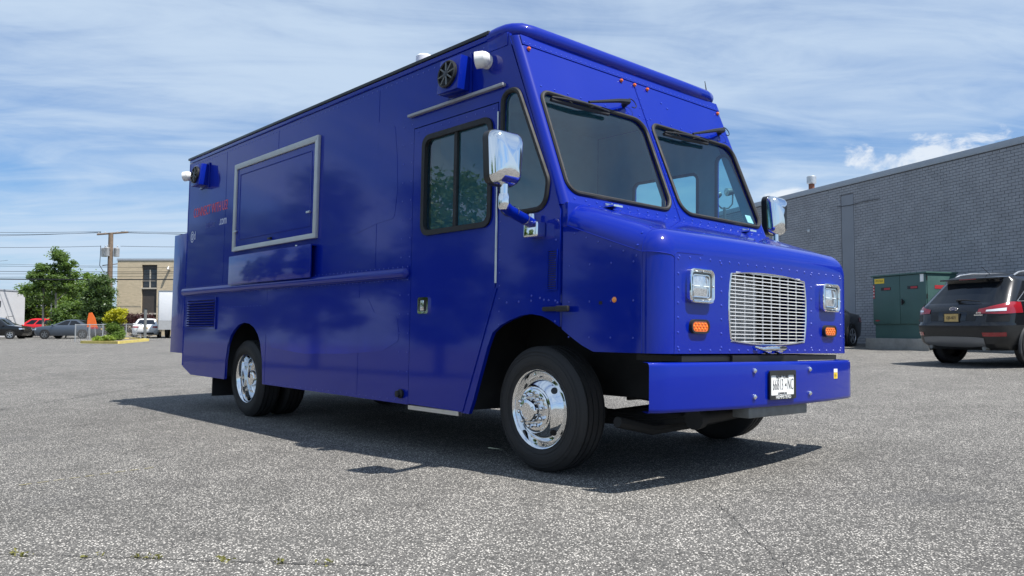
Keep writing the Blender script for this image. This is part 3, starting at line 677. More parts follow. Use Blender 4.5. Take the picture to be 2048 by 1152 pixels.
# ---- mirrors
def mirror(s):
    e = empty('mirror', (0, 0, 0), 0, truck)
    c = Vector((.155, s*1.60, 2.005))
    mo = rpoly([(-.108, -.170), (.108, -.170), (.128, .170), (-.128, .170)], .055, 7)
    rows = []
    for r_ in (0., .25, .5, .7, .82, .90, .945, .97, .985, .996, 1.0):
        xx = .085*(1-r_**9)**.42+.022*(1-r_**2); rows.append([(c.x-.01+xx, c.y+a*r_, c.z+b*r_) for a, b in mo+mo[:1]])
    mb = MB(); mb.grid(rows); mb.build('housing', 'chrome', e, angle=180)
    out = rpoly([(-.111, -.173), (.111, -.173), (.131, .173), (-.131, .173)], .056)
    plate('backing', out, [], .05, lambda a, b, cz_: (c.x-.022+cz_, c.y+a, c.z+b), 'blackplastic', e)
    inn = rpoly([(-.098, -.158), (.098, -.158), (.117, .158), (-.117, .158)], .045)
    plate('mirror_glass', inn, [], .006, lambda a, b, cz_: (c.x-.050+cz_, c.y+a, c.z+b), 'chrome', e)
    mb = MB(); p0 = c+Vector((.02, 0, -.165)); mb.cyl(p0, p0+Vector((0, 0, -.09)), .026, n=12); mb.lathe([(.030, 0), (.036, .02), (.036, .085), (.028, .10)], p0+Vector((0, 0, -.06)), (0, 0, -1), 14, True, True); mb.build('upper_joint', 'chrome', e)
    p1 = p0+Vector((0, 0, -.13)); p2 = Vector((.085, s*(W+.055), 1.635))
    mb = MB(); mb.tube([p1, p1.lerp(p2, .15)+Vector((0, 0, -.012)), p1.lerp(p2, .8), p2], .036, 12); mb.build('arm', 'blue_flat', e)
    mb = MB()
    for t in (.35, .72): q = p1.lerp(p2, t); d = (p2-p1).normalized(); mb.lathe([(.0385, -.005), (.0385, .005)], q, d, 12)
    mb.build('clamp_band', 'alu', e)
    x, y, z = p2
    mb = MB(); mb.box(x-.055, x+.075, min(s*W, s*(W+.085)), max(s*W, s*(W+.085)), 1.545, 1.645); mb.build('bracket', 'chrome', e, .014, 3)
    mb = MB(); mb.cyl((x, s*(W+.055), 1.64), (x, s*(W+.055), 1.70), .03, .022, 12); mb.build('lower_joint', 'chrome', e)
mirror(-1); mirror(1)
# ---- bumper and number plate
bp_ = []
for k in range(41):
    t = -1+k/20; y = 1.21*t; bp_.append((1.155-.115*t*t, y))
bp_ = [(1.012, -1.216)]+bp_[1:-1]+[(1.012, 1.216), (.985, 1.226), (.95, 1.226), (.90, 1.22)]
rows = []
for z, o in ((.482, -.05), (.474, -.012), (.480, -.002), (.50, 0), (.62, 0), (.735, 0), (.752, -.003), (.760, -.012), (.762, -.05)):
    rows.append([(x+o, y, z) for x, y in bp_])
mb = MB(); mb.grid(rows); bumper = mb.build('bumper', 'blue', truck, angle=60)
bx = lambda y: 1.155-.115*(y/1.21)**2
for y in (-.345, .345):
    for z in (.545, .708):
        mb = MB(); mb.lathe([(.017, 0), (.016, .010), (.009, .017), (0, .018)], (bx(y), y, z), (1, 0, 0), 10); mb.build('bolt', 'chrome', bumper)
npl = empty('number_plate', (bx(.0)+.004, -.035, .614), 0, truck); f = lambda o: (lambda a, b, c: (o+c, a, b))
plate('frame', rrect(-.162, .162, -.093, .093, .012), [rrect(-.147, .147, -.066, .062, .006)], .010, f(.006), 'blackplastic', npl)
plate('plate', rrect(-.152, .152, -.076, .076, .008), [], .003, f(.002), 'plate_white', npl)
tf = lambda a0, b0, o: (lambda a, b, c: (o+c, a0+a, b0+b))
text('lettering', '66813', .105, tf(-.054, -.002, .005), 'ink', npl, .0008, 'CENTER', .50, -.0025); text('lettering', 'NC', .105, tf(.100, -.002, .005), 'ink', npl, .0008, 'CENTER', .50, -.0025)
mb = MB(); mb.prism([(.030, -.004), (.046, .012), (.050, -.012)], f(.0048), 0, .001); mb.build('state_mark', 'ink', npl)
text('lettering', 'NEW YORK', .030, tf(0, .050, .005), 'ink', npl, .0008); text('lettering', 'COMMERCIAL', .018, tf(0, -.056, .005), 'ink', npl, .0008)
text('lettering', 'HEMPSTEAD', .030, tf(0, -.080, .012), 'plate_white', npl, .0008, 'CENTER', 1.15)
mb = MB(); y0 = .80; mb.box(bx(y0)+.001, bx(y0)+.003, y0-.030, y0+.030, .632, .675); o = mb.build('warning_sticker', 'yellow', bumper)
mb = MB(); mb.box(bx(y0)+.001, bx(y0)+.003, y0-.030, y0+.030, .677, .702); mb.build('warning_sticker', 'plate_white', bumper)
for z in (.642, .652, .662): mb = MB(); mb.box(bx(y0)+.003, bx(y0)+.0036, y0-.018, y0+.014, z, z+.004); mb.build('sticker_print', 'ink', bumper)
# ---- chassis
mb = MB()
for s in (-1, 1): mb.box(-6.4, 1.05, s*.43-.04, s*.43+.04, .50, .72)
mb.build('frame_rails', 'under', truck)
mb = MB(); mb.box(.70, 1.04, -.95, .95, .765, .800); mb.box(1.0, 1.06, -.45, .35, .74, .80); mb.build('front_crossmember', 'black', truck)
mb = MB(); mb.box(.55, .95, -.60, .60, .46, .74); mb.build('engine_skid', 'under', truck)
AT = .0357
mb = MB(); mb.tube([(0, -.9, .44), (0, -.55, .40), (0, -.4, .33), (0, .4, .36), (0, .55, .44), (0, .9, .50)], .05, 8); mb.build('front_axle', 'under', truck)
mb = MB(); mb.cyl((-4.685, -.9, .39), (-4.685, .9, .45), .09, n=10); mb.sphere((-4.685, 0, .42), .2, 10, 8); mb.build('rear_axle', 'under', truck)
for s in (-1, 1):
    mb = MB(); zo = .0375*(s+1)
    for k in range(4): mb.tube([(.85-.08*k, s*.45, .40+zo), (.45-.04*k, s*.45, .33+zo+.014*k), (0, s*.45, .31+zo+.018*k), (-.5+.04*k, s*.45, .35+zo+.014*k), (-.95+.08*k, s*.45, .46+zo)], .03, 6)
    mb.build('leaf_spring', 'under', truck)
mb = MB(); mb.cyl((.86, -.56, .395), (.86, .56, .46), .045, n=10); mb.cyl((.86, -.58, .395), (.86, -.52, .40), .07, n=12); mb.build('shackle_bar', 'under', truck)
mb = MB(); mb.tube([(.55, -.95, .37), (.55, -.6, .30), (.50, 0, .31), (.55, .6, .37)], .035, 8); mb.build('sway_bar', 'under', truck)
mb = MB(); mb.box(.98, 1.10, -.33, .40, .405, .475); mb.build('tow_bracket', 'steel_grey', truck, .006)
for s in (-1, 1):
    # wheel wells: closed dark liners behind the openings
    for x0, x1, zt in ((sx(-.70), sx(.60), 1.10), (sx(-5.16), sx(-4.04), 1.06)):
        mb = MB(); yi = s*(.60 if x0 > -2 else .42); yo = s*(W-.031)
        mb.box(x0, x1, min(yi, yo), max(yi, yo), zt, zt+.02); mb.box(x0, x1, yi-.01, yi+.01, .50, zt)
        if x0 > -2: mb.box(x0-.02, x0, min(yi, yo), max(yi, yo), .36, zt)
        else:
            for xx in (x0, x1): mb.box(xx-.01, xx+.01, min(yi, yo), max(yi, yo), .40, zt)
        mb.build('wheel_well', 'under', truck)
    mb = MB(); y0, y1 = sorted((s*.62, s*1.17)); mb.box(-5.50, -5.485, y0, y1, .145+.0375*(s+1)*.5, .62); mb.build('mud_flap', 'rubber', truck)
mb = MB(); mb.box(-4.0, -1.7, -.95, -.5, .42, .62); mb.build('fuel_tank', 'under', truck, .03)
mb = MB(); mb.box(-4.02, -1.45, -W+.03, W-.03, .50, .62); mb.build('skirt_pan', 'under', truck)
# ---- wheels
def tyre_prof(R=.42, rin=.262, w=.245):
    h = w/2; p = [(rin, h-.022), (rin+.014, h-.012), (rin+.045, h+.001), (rin+.075, h+.003), (R-.05, h-.004), (R-.022, h-.016), (R-.008, h-.032)]
    pr = list(p)
    xs = []
    for g in (.072, .026, -.026, -.072): xs += [(R-.001, g+.006), (R-.013, g+.005), (R-.013, g-.005), (R-.001, g-.006)]
    pr += [(R-.002, h-.038)]+xs+[(R-.002, -h+.038)]
    return pr+[(r, -t) for r, t in p[::-1]]
def wheel(x, s, front):
    zc = .42+(.0375*(s+1))+(0 if front else -.028); y = s*1.0
    e = empty('wheel', (x, y, zc), 0, truck); e.rotation_euler = (AT, 0, 0)
    ax = Vector((0, s, 0))
    mb = MB(); mb.lathe(tyre_prof(), (0, 0, 0), ax, 56); ty = mb.build('tyre', 'tyre', e, angle=32)
    mb = MB()
    for k in range(5): r = .295+.022*k; mb.lathe([(r-.002, .1235-.004*(k > 3)), (r, .1255-.004*(k > 3)), (r+.002, .1235-.004*(k > 3))], (0, 0, 0), ax, 56)
    mb.build('sidewall_rings', 'tyre', e)
    if front: pr = [(.2675, .082), (.270, .100), (.264, .112), (.254, .108), (.246, .095), (.236, .078), (.229, .068), (.221, .068), (.208, .088), (.19, .108), (.168, .126), (.152, .136), (.150, .142), (.140, .146), (.138, .152), (.128, .156), (.082, .158), (.080, .166), (.078, .205), (.070, .220), (.052, .226), (.050, .222), (.0, .224)]
    else: pr = [(.2675, .082), (.270, .100), (.264, .112), (.254, .106), (.244, .085), (.236, .04), (.222, -.035), (.20, -.05), (.15, -.05), (.13, -.045), (.10, -.04), (.09, -.03), (.086, .05), (.078, .062), (.05, .066), (0, .066)]
    mb = MB(); mb.lathe(pr, (0, 0, 0), ax, 48); rim = mb.build('rim', 'chrome', e, angle=40)
    a = Vector((1, 0, 0)); b = Vector((0, 0, 1)); n = 10 if front else 8
    for k in range(n):
        t = 2*PI*k/n+.15; p = (a*math.cos(t)+b*math.sin(t))*(.108 if front else .118); o = .150 if front else -.05
        mb = MB(); mb.lathe([(.015, 0), (.015, .03), (.012, .046), (.006, .052), (0, .053)], p+ax*o, ax, 8); mb.build('lug_nut', 'chrome', e)
    if front:
        for k in range(4):
            t = PI/4+PI/2*k-.05; d = a*math.cos(t)+b*math.sin(t); nn = (ax*.78+d*.62).normalized()
            mb = MB(); mb.lathe([(.023, .001), (.022, .0025), (0, .003)], d*.195+ax*.1045, nn, 14); mb.build('hand_hole', 'black', e)
    else:
        mb = MB(); mb.lathe(tyre_prof(), ax*-.30, ax, 40); mb.build('inner_tyre', 'tyre', e, angle=32)
        mb = MB(); mb.lathe([(.262, -.2), (.2, -.19), (0, -.19)], (0, 0, 0), ax, 20); mb.build('inner_rim', 'under', e)
    mb = MB(); mb.lathe([(.25, .02), (.05, .02)], (0, 0, 0), ax, 16) if False else mb.lathe([(.16, -.13), (.16, -.05), (0, -.05)], (0, 0, 0), ax, 16); mb.build('brake_drum', 'under', e)
for s in (-1, 1): wheel(0, s, True); wheel(-4.685, s, False)
#BG
# ------------------------------------------------------------------ brick warehouse
mat('mortar', (.14, .145, .16), .85, var=.15, vscale=8)
mat('brick', (.30, .308, .33), .72, var=.20, vscale=2.6, rvar=.08, bump=.3, bscale=60, bdist=.003, coord='World')
mat('infill', (.24, .258, .29), .75, var=.08, vscale=1.2, bump=.15, bscale=30)
mat('coping', (.34, .37, .41), .5, .2, var=.06, vscale=2)
mat('rust', (.17, .062, .035), .8, var=.35, vscale=9)
mat('galv', (.52, .53, .54), .4, .7, var=.15, vscale=8)
WA = R_(-23.8); e1 = Vector((math.cos(WA), math.sin(WA), 0)); e2 = Vector((-e1.y, e1.x, 0)); WO = Vector((-7.39, 19.58, 0))
ware = empty('brick_warehouse', (WO.x, WO.y, .3), WA); tag(ware, 'long low warehouse of grey painted brick with flat metal coping', 'building')
zb = -.3   # local z of the wall foot (root sits at z=.3)
TOP = 5.47-.3
wt0, wt1 = -17., 15.
mb = MB(); mb.box(wt0, wt1, 0.010, .30, zb, TOP); wall = mb.build('wall', 'mortar', ware)
mb = MB(); mb.box(wt0, wt0+.3, .31, 22, zb, TOP); mb.build('end_wall', 'infill', ware)
mb = MB(); mb.box(wt0, wt1, .31, 22, TOP-.25, TOP-.05); mb.build('roof', 'coping', ware)
mb = MB(); mb.box(wt0-.03, wt1, -.035, .34, TOP, TOP+.17); mb.build('coping', 'coping', ware, .006)
mb = MB(); mb.box(-.70, -.17, -.002, .10, zb, 5.16-.3); mb.build('infill_panel', 'infill', ware)
mb = MB(); mb.box(-.725, -.70, -.006, .10, zb, 5.18-.3); mb.build('panel_joint', 'mortar', ware)
mb = MB(); mb.tube([(-.9, -.012, 4.55), (-.3, -.02, 4.52), (.3, -.014, 4.545), (.95, -.012, 4.535)], .008, 5); mb.build('cable', 'blackplastic', ware)
for t_, z_ in ((-2.3, 3.95), (-3.5, 3.5), (-4.2, 3.45)):
    mb = MB(); mb.box(t_-.06, t_+.06, -.012, .0, z_-.05, z_+.04); mb.build('wall_fitting', 'galv', ware, .01)
BL, BH, JT = .203, .0813, .012
sel = []; rest = []
r = 0
while zb+(r+1)*BH < TOP-.01:
    z0 = zb+r*BH; off = (r % 2)*BL/2 + random.uniform(-.006, .006)
    t0 = -8.6+off
    while t0 < 9.0:
        spans = [(t0, t0+BL)]
        if t0+BL > -.735 and t0 < -.16 and z0 < 5.18-.3: spans = [(u0, u1) for u0, u1 in ((t0, -.735), (-.16, t0+BL)) if u1-u0 > .03]
        for u0, u1 in spans:
            a = (u0+JT/2+random.uniform(-.001, .001), z0+JT/2+random.uniform(-.001, .001), random.uniform(-.0015, .002), u1-u0-JT)
            (sel if (3.97 <= t0 <= 5.32 and z0 > 1.98) else rest).append(a)
        t0 += BL
    r += 1
extra = sel[300:]; sel = sel[:300]; rest += extra
def brick_verts(a):
    x, z, d, l = a; h = BH-JT
    return [(x, -d, z), (x+l, -d, z), (x+l, -d, z+h), (x, -d, z+h), (x, .012, z), (x+l, .012, z), (x+l, .012, z+h), (x, .012, z+h)]
bf = np.array([(0, 1, 2, 3), (0, 4, 5, 1), (1, 5, 6, 2), (2, 6, 7, 3), (3, 7, 4, 0)])
V = np.array([brick_verts(a) for a in rest]).reshape(-1, 3); F = (bf[None]+8*np.arange(len(rest))[:, None, None]).reshape(-1, 4)
tag(mesh_np('brickwork', V, F, 'brick', wall), kind='stuff')
me = bpy.data.meshes.new('brick'); me.from_pydata(brick_verts((0, 0, 0, BL-JT)), [], [tuple(f) for f in bf]); me.materials.append(MATS['brick'])
for a in sel:
    o = bpy.data.objects.new('brick', me); col.objects.link(o); o.parent = wall; o.location = (a[0], -a[2], a[1])
vp = empty('vent_pipe', (0, 0, 0), 0, ware)
ploc = Vector((-10.51, 22.7, 0))-WO; pt, pd = ploc.dot(e1), ploc.dot(e2)
mb = MB(); mb.cyl((pt, pd, 4.9), (pt, pd, 5.98), .105, n=14); mb.build('pipe', 'rust', vp)
mb = MB(); mb.lathe([(.11, 5.93), (.17, 5.96), (.17, 6.20), (.15, 6.22), (0, 6.23)], (pt, pd, 0), (0, 0, 1), 16); mb.build('cap', 'galv', vp)
# ------------------------------------------------------------------ switchgear cabinets
mat('cab_green', (.045, .105, .098), .5, var=.12, vscale=2.5, rvar=.08)
mat('cab_green_end', (.05, .11, .10), .5, var=.12, vscale=2.5)
mat('concrete', (.26, .26, .245), .9, var=.25, vscale=4, bump=.4, bscale=25)
mat('sign_red', (.38, .03, .04), .5)
xf = empty('switchgear_cabinet', (-5.72, 16.78, .40), WA); tag(xf, 'green metal electrical cabinet with double doors on concrete pad by brick wall', 'electrical cabinet')
Wd, Dp = 1.82, .95
mb = MB(); mb.box(-.16, Wd+.16, -.14, Dp+.16, -.05, .30); mb.build('concrete_pad', 'concrete', xf, .015)
mb = MB(); mb.box(.04, Wd-.04, .03, Dp-.03, .301, .66); mb.build('plinth', 'cab_green', xf)
mb = MB(); mb.box(0, Wd, .02, Dp, .662, 1.93); mb.build('cabinet_body', 'cab_green', xf, .006)
mb = MB(); mb.box(-.03, Wd+.03, -.04, Dp+.03, 1.932, 1.975); mb.build('lid', 'cab_green_end', xf, .008)
for x0, x1 in ((.015, .955), (.967, Wd-.015)):
    mb = MB(); mb.box(x0, x1, -.012, .018, .68, 1.92); d_ = mb.build('door', 'cab_green', xf, .004)
    cx = (x0+x1)/2; mb = MB(); mb.box(cx-.17, cx+.17, -.018, -.0125, 1.56, 1.64); mb.build('warning_strip', 'ink', d_)
    mb = MB(); mb.box(cx-.06, cx+.15, -.0205, -.0185, 1.575, 1.625); mb.build('warning_strip', 'sign_red', d_)
    xa = x0+.05 if x0 < .5 else x1-.25; mb = MB(); mb.prism([(xa, .76), (xa+.08, .785), (xa+.2, .77), (xa+.1, .745)], lambda a, b, c: (a, c, b), -.016, -.0125); mb.build('arrow_mark', 'sign_red', d_)
mb = MB(); mb.box(.09, .43, -.018, -.0125, 1.75, 1.88); sg = mb.build('number_sign', 'yellow', xf)
text('lettering', 'PM37620', .085, lambda a, b, c: (.26+a, -.0185-c, 1.815+b), 'ink', sg, .0006, 'CENTER', .85)
mb = MB(); mb.box(.03, .085, -.018, -.0125, 1.36, 1.72); sg = mb.build('danger_strip', 'sign_red', xf)
for i in range(4): mb = MB(); mb.box(.045, .07, -.0195, -.0183, 1.40+i*.085, 1.44+i*.085); mb.build('strip_print', 'plate_white', sg)
mb = MB(); mb.cyl((1.06, -.012, 1.24), (1.06, -.04, 1.24), .05, n=12); mb.box(1.045, 1.075, -.06, -.04, 1.16, 1.32); mb.build('door_handle', 'black', xf, .005)
mb = MB(); mb.box(Wd-.19, Wd-.08, -.018, -.0125, 1.73, 1.92); mb.build('data_label', 'plate_white', xf)
for z in (.85, 1.3, 1.75): mb = MB(); mb.cyl((Wd+.012, -.006, z), (Wd+.012, -.006, z+.12), .016, n=8); mb.build('hinge', 'black', xf)
mb = MB(); mb.box(Wd+.001, Wd+.006, .25, .58, 1.55, 1.64); mb.build('warning_strip', 'sign_red', xf)
x2 = empty('transformer_box', (-3.2, 16.75, .41), WA); tag(x2, 'smaller green transformer box standing behind the switchgear cabinet', 'transformer')
mb = MB(); mb.box(-.1, 1.5, -.1, 1.1, -.05, .25); mb.build('concrete_pad', 'concrete', x2)
mb = MB(); mb.box(0, 1.4, 0, 1.0, .251, 1.68); mb.build('cabinet_body', 'cab_green', x2, .02)
mb = MB(); mb.box(-.04, 1.44, -.04, 1.04, 1.682, 1.73); mb.build('lid', 'cab_green_end', x2, .01)
# ------------------------------------------------------------------ twin floodlight pole
lp = empty('floodlight_pole', (-9.79, 15.98, gz(-9.79, 15.98))); tag(lp, 'slim steel pole carrying two floodlights seen through the windshield', 'light pole')
z0 = lp.location.z
mat('pole_grey', (.16, .17, .18), .5, .5)
mb = MB(); mb.cyl((0, 0, -.1), (0, 0, 4.62-z0), .05, .04, 10); mb.build('pole', 'pole_grey', lp)
rv_ = Vector((.664, .7475, 0)); hz = 4.60-z0
mb = MB(); mb.tube([rv_*-.20+Vector((0, 0, hz+.33)), rv_*-.19+Vector((0, 0, hz+.1)), rv_*-.10+Vector((0, 0, hz)), Vector((0, 0, hz-.03)), rv_*.13+Vector((0, 0, hz)), rv_*.24+Vector((0, 0, hz+.12)), rv_*.26+Vector((0, 0, hz+.42))], .024, 8); mb.build('bracket', 'pole_grey', lp)
for s_, c_, d_ in ((-1, rv_*-.22+Vector((0, 0, hz+.38)), (rv_*-.8+Vector((0, 0, -.45)))), (1, rv_*.20+Vector((0, 0, hz+.50)), (rv_*-.8+Vector((.2, -.2, -.15))))):
    d_ = d_.normalized(); mb = MB(); mb.lathe([(.0, -.14), (.07, -.13), (.10, -.05), (.12, .10), (.125, .15)], c_, d_, 14); fl = mb.build('floodlight', 'pole_grey', lp)
    mb = MB(); mb.lathe([(.12, .145), (0, .15)], c_, d_, 14); mb.build('lens', 'lens_clear', fl)

# ------------------------------------------------------------------ cars
NR, NC, NS = 4, 6, 18
def loop(z, xr, xf, hw, rr=None, rf=None):
    rr = .3 if rr is None else rr; rf = rr if rf is None else rf; h = []
    for i in range(NR): y = -(hw-rr)*i/NR; h.append((xr+.04*(y/hw)**2, y))
    for i in range(NC): t = PI/2*i/NC; h.append((xr+.04*((hw-rr)/hw)**2*(1-i/NC)+rr*(1-math.cos(t)), -(hw-rr)-rr*math.sin(t)))
    x0, x1 = xr+rr, xf-rf
    for i in range(NS): h.append((x0+(x1-x0)*i/NS, -hw))
    for i in range(NC): t = PI/2*i/NC; h.append((xf-rf+rf*math.sin(t), -(hw-rf)-rf*math.cos(t)))
    for i in range(NR): y = -(hw-rf)*(1-i/NR); h.append((xf-.05*(y/hw)**2, y))
    h.append((xf, 0))
    full = h+[(x, -y) for x, y in h[1:-1][::-1]]
    return [(x, y, z) for x, y in full]
NH = NR+NC+NS+NC+NR; NL = 2*NH
def pos(levels, z, j):
    """point on the lofted surface at height z and fractional loop index j"""
    for a, b in zip(levels[:-1], levels[1:]):
        if a[0] <= z <= b[0] or b is levels[-1]:
            t = (z-a[0])/(b[0]-a[0]); la, lb = loop(*a), loop(*b); j0 = int(math.floor(j)) % NL; j1 = (j0+1) % NL; f = j-math.floor(j)
            P = lambda l: Vector(l[j0]).lerp(Vector(l[j1]), f)
            return P(la).lerp(P(lb), t)
def patch(levels, name, m, parent, z0, z1, ja, jb, off=.006, nz=5, shape=None):
    nj = max(2, int(abs(jb-ja)*1.5)+1); rows = []
    for a in range(nz+1):
        row = []
        for b in range(nj+1):
            u = b/nj; v = a/nz; zz0, zz1 = (z0, z1) if shape is None else shape(u)
            z = zz0+(zz1-zz0)*v; j = ja+(jb-ja)*u; p = pos(levels, z, j); dj = pos(levels, z, j+.05)-pos(levels, z, j-.05); dz = pos(levels, z+.01, j)-pos(levels, z-.01, j)
            n = dz.cross(dj); n.normalize()
            if n.dot(Vector((p.x, p.y, 0))) < 0 and n.z < .9: n = -n
            row.append(tuple(p+n*off))
        rows.append(row)
    mb = MB(); mb.grid(rows); return mb.build(name, m, parent, angle=60)
def car_shell(e, levels, gi, paint, lower=None, clad=None, wb=(-1.33, 1.36), gmat='glass_dark', pill=(0, 9, 10)):
    L = [loop(*l) for l in levels]; body = MB(); cl = MB(); wins = {}
    V_ = [p for l in L for p in l]
    def q(i, j): k = (j+1) % NL; return [L[i][j], L[i][k], L[i+1][k], L[i+1][j]]
    for i in range(len(L)-1):
        for j in range(NL):
            jj = j if j < NH else NL-1-j
            key = None
            if i == gi:
                if jj < NR+1: key = 'rear_window'
                elif NR+NC <= jj < NR+NC+NS:
                    k = jj-NR-NC
                    if k not in pill: key = ('side_window', j >= NH, sum(1 for p in pill if p < k))
                elif jj >= NR+NC+NS+NC-2: key = 'windshield'
            t_ = wins.setdefault(key, MB()) if key else (cl if clad is not None and i < clad else body)
            t_.add(q(i, j), [(0, 1, 2, 3)])
    for mb, i in ((body, len(L)-1),): mb.add(L[i], [tuple(range(NL))])
    (cl if clad is not None else body).add(L[0], [tuple(range(NL))[::-1]])
    def fin(mb, name, m):
        me = bpy.data.meshes.new(name); me.from_pydata(mb.v, [], mb.f); bm = bmesh.new(); bm.from_mesh(me); bmesh.ops.remove_doubles(bm, verts=bm.verts, dist=1e-4); bmesh.ops.recalc_face_normals(bm, faces=bm.faces); bm.to_mesh(me); bm.free()
        return link(name, me, m, e, True, 40)
    fin(body, 'body', paint)
    if clad is not None: fin(cl, 'lower_cladding', 'blackplastic')
    for k, mb in wins.items(): fin(mb, k if isinstance(k, str) else k[0], gmat)
def car_wheels(e, wb, track, R=.34, spokes=5, well=True, n=24, rim='alu', parts=True):
    for x in wb:
        for s in (-1, 1):
            y = s*track
            if well:
                mb = MB(); mb.lathe([(R+.055, .0), (R+.05, .012), (R+.01, .014), (R-.02, .012), (0, .012)], (x, y-s*.004, R+.01), (0, s, 0), n); mb.build('wheel_arch', 'black', e)
            w_ = empty('wheel', (x, y, R), 0, e)
            mb = MB(); mb.lathe([(R*.66, -.16), (R*.95, -.16), (R, -.13), (R, .0), (R*.96, .022), (R*.7, .028), (R*.66, .02)], (0, 0, 0), (0, s, 0), n); mb.build('tyre', 'tyre', w_)
            mb = MB(); mb.lathe([(R*.67, .018), (R*.62, .022), (R*.58, .0), (R*.55, -.04), (0, -.045)], (0, 0, 0), (0, s, 0), n)
            ri = mb.build('rim', 'black' if spokes else rim, w_)
            mb = MB(); mb.lathe([(R*.68, .019), (R*.66, .027), (R*.61, .024), (R*.60, .01)], (0, 0, 0), (0, s, 0), n); mb.build('rim_lip', rim, w_)
            for k in range(spokes):
                t = 2*PI*k/spokes+.3; d = Vector((math.cos(t), 0, math.sin(t))); nrm = Vector((-math.sin(t), 0, math.cos(t))); oy = Vector((0, s, 0))
                a0, a1 = d*.02, d*R*.63; mb = MB()
                mb.add([tuple(p) for p in (a0+nrm*.035+oy*.016, a0-nrm*.035+oy*.016, a1-nrm*.028+oy*.018, a1+nrm*.028+oy*.018, a0+nrm*.035-oy*.02, a0-nrm*.035-oy*.02, a1-nrm*.028-oy*.01, a1+nrm*.028-oy*.01)],
                       [(0, 1, 2, 3), (0, 3, 7, 4), (1, 5, 6, 2), (4, 7, 6, 5), (2, 6, 7, 3)]); mb.build('spoke', rim, w_)
mat('paint_black', (.006, .0065, .008), .25, 0., 1., coatrough=.02, spec=.1)
mat('paint_dark', (.014, .016, .018), .3, .3, 1., spec=.1); mat('paint_grey', (.085, .105, .135), .32, .5, 1., spec=.1); mat('paint_white', (.72, .73, .74), .3, 0., 1., spec=.1); mat('paint_red', (.50, .012, .016), .3, 0., 1., spec=.1)
mat('skid', (.19, .20, .21), .42, .4); mat('cladding', (.035, .037, .04), .6)
SUV = [(.30, -2.02, 2.1, .80, .28), (.42, -2.20, 2.2, .885, .36), (.62, -2.255, 2.26, .915, .40), (.735, -2.27, 2.26, .92, .40), (.79, -2.225, 2.24, .915, .38), (.95, -2.195, 2.18, .922, .36), (1.06, -2.14, 1.6, .905, .33), (1.13, -2.05, 1.12, .868, .29), (1.50, -1.70, .28, .715, .25), (1.575, -1.74, .08, .655, .26), (1.635, -1.55, -.15, .53, .22), (1.66, -1.2, -.4, .34, .15)]
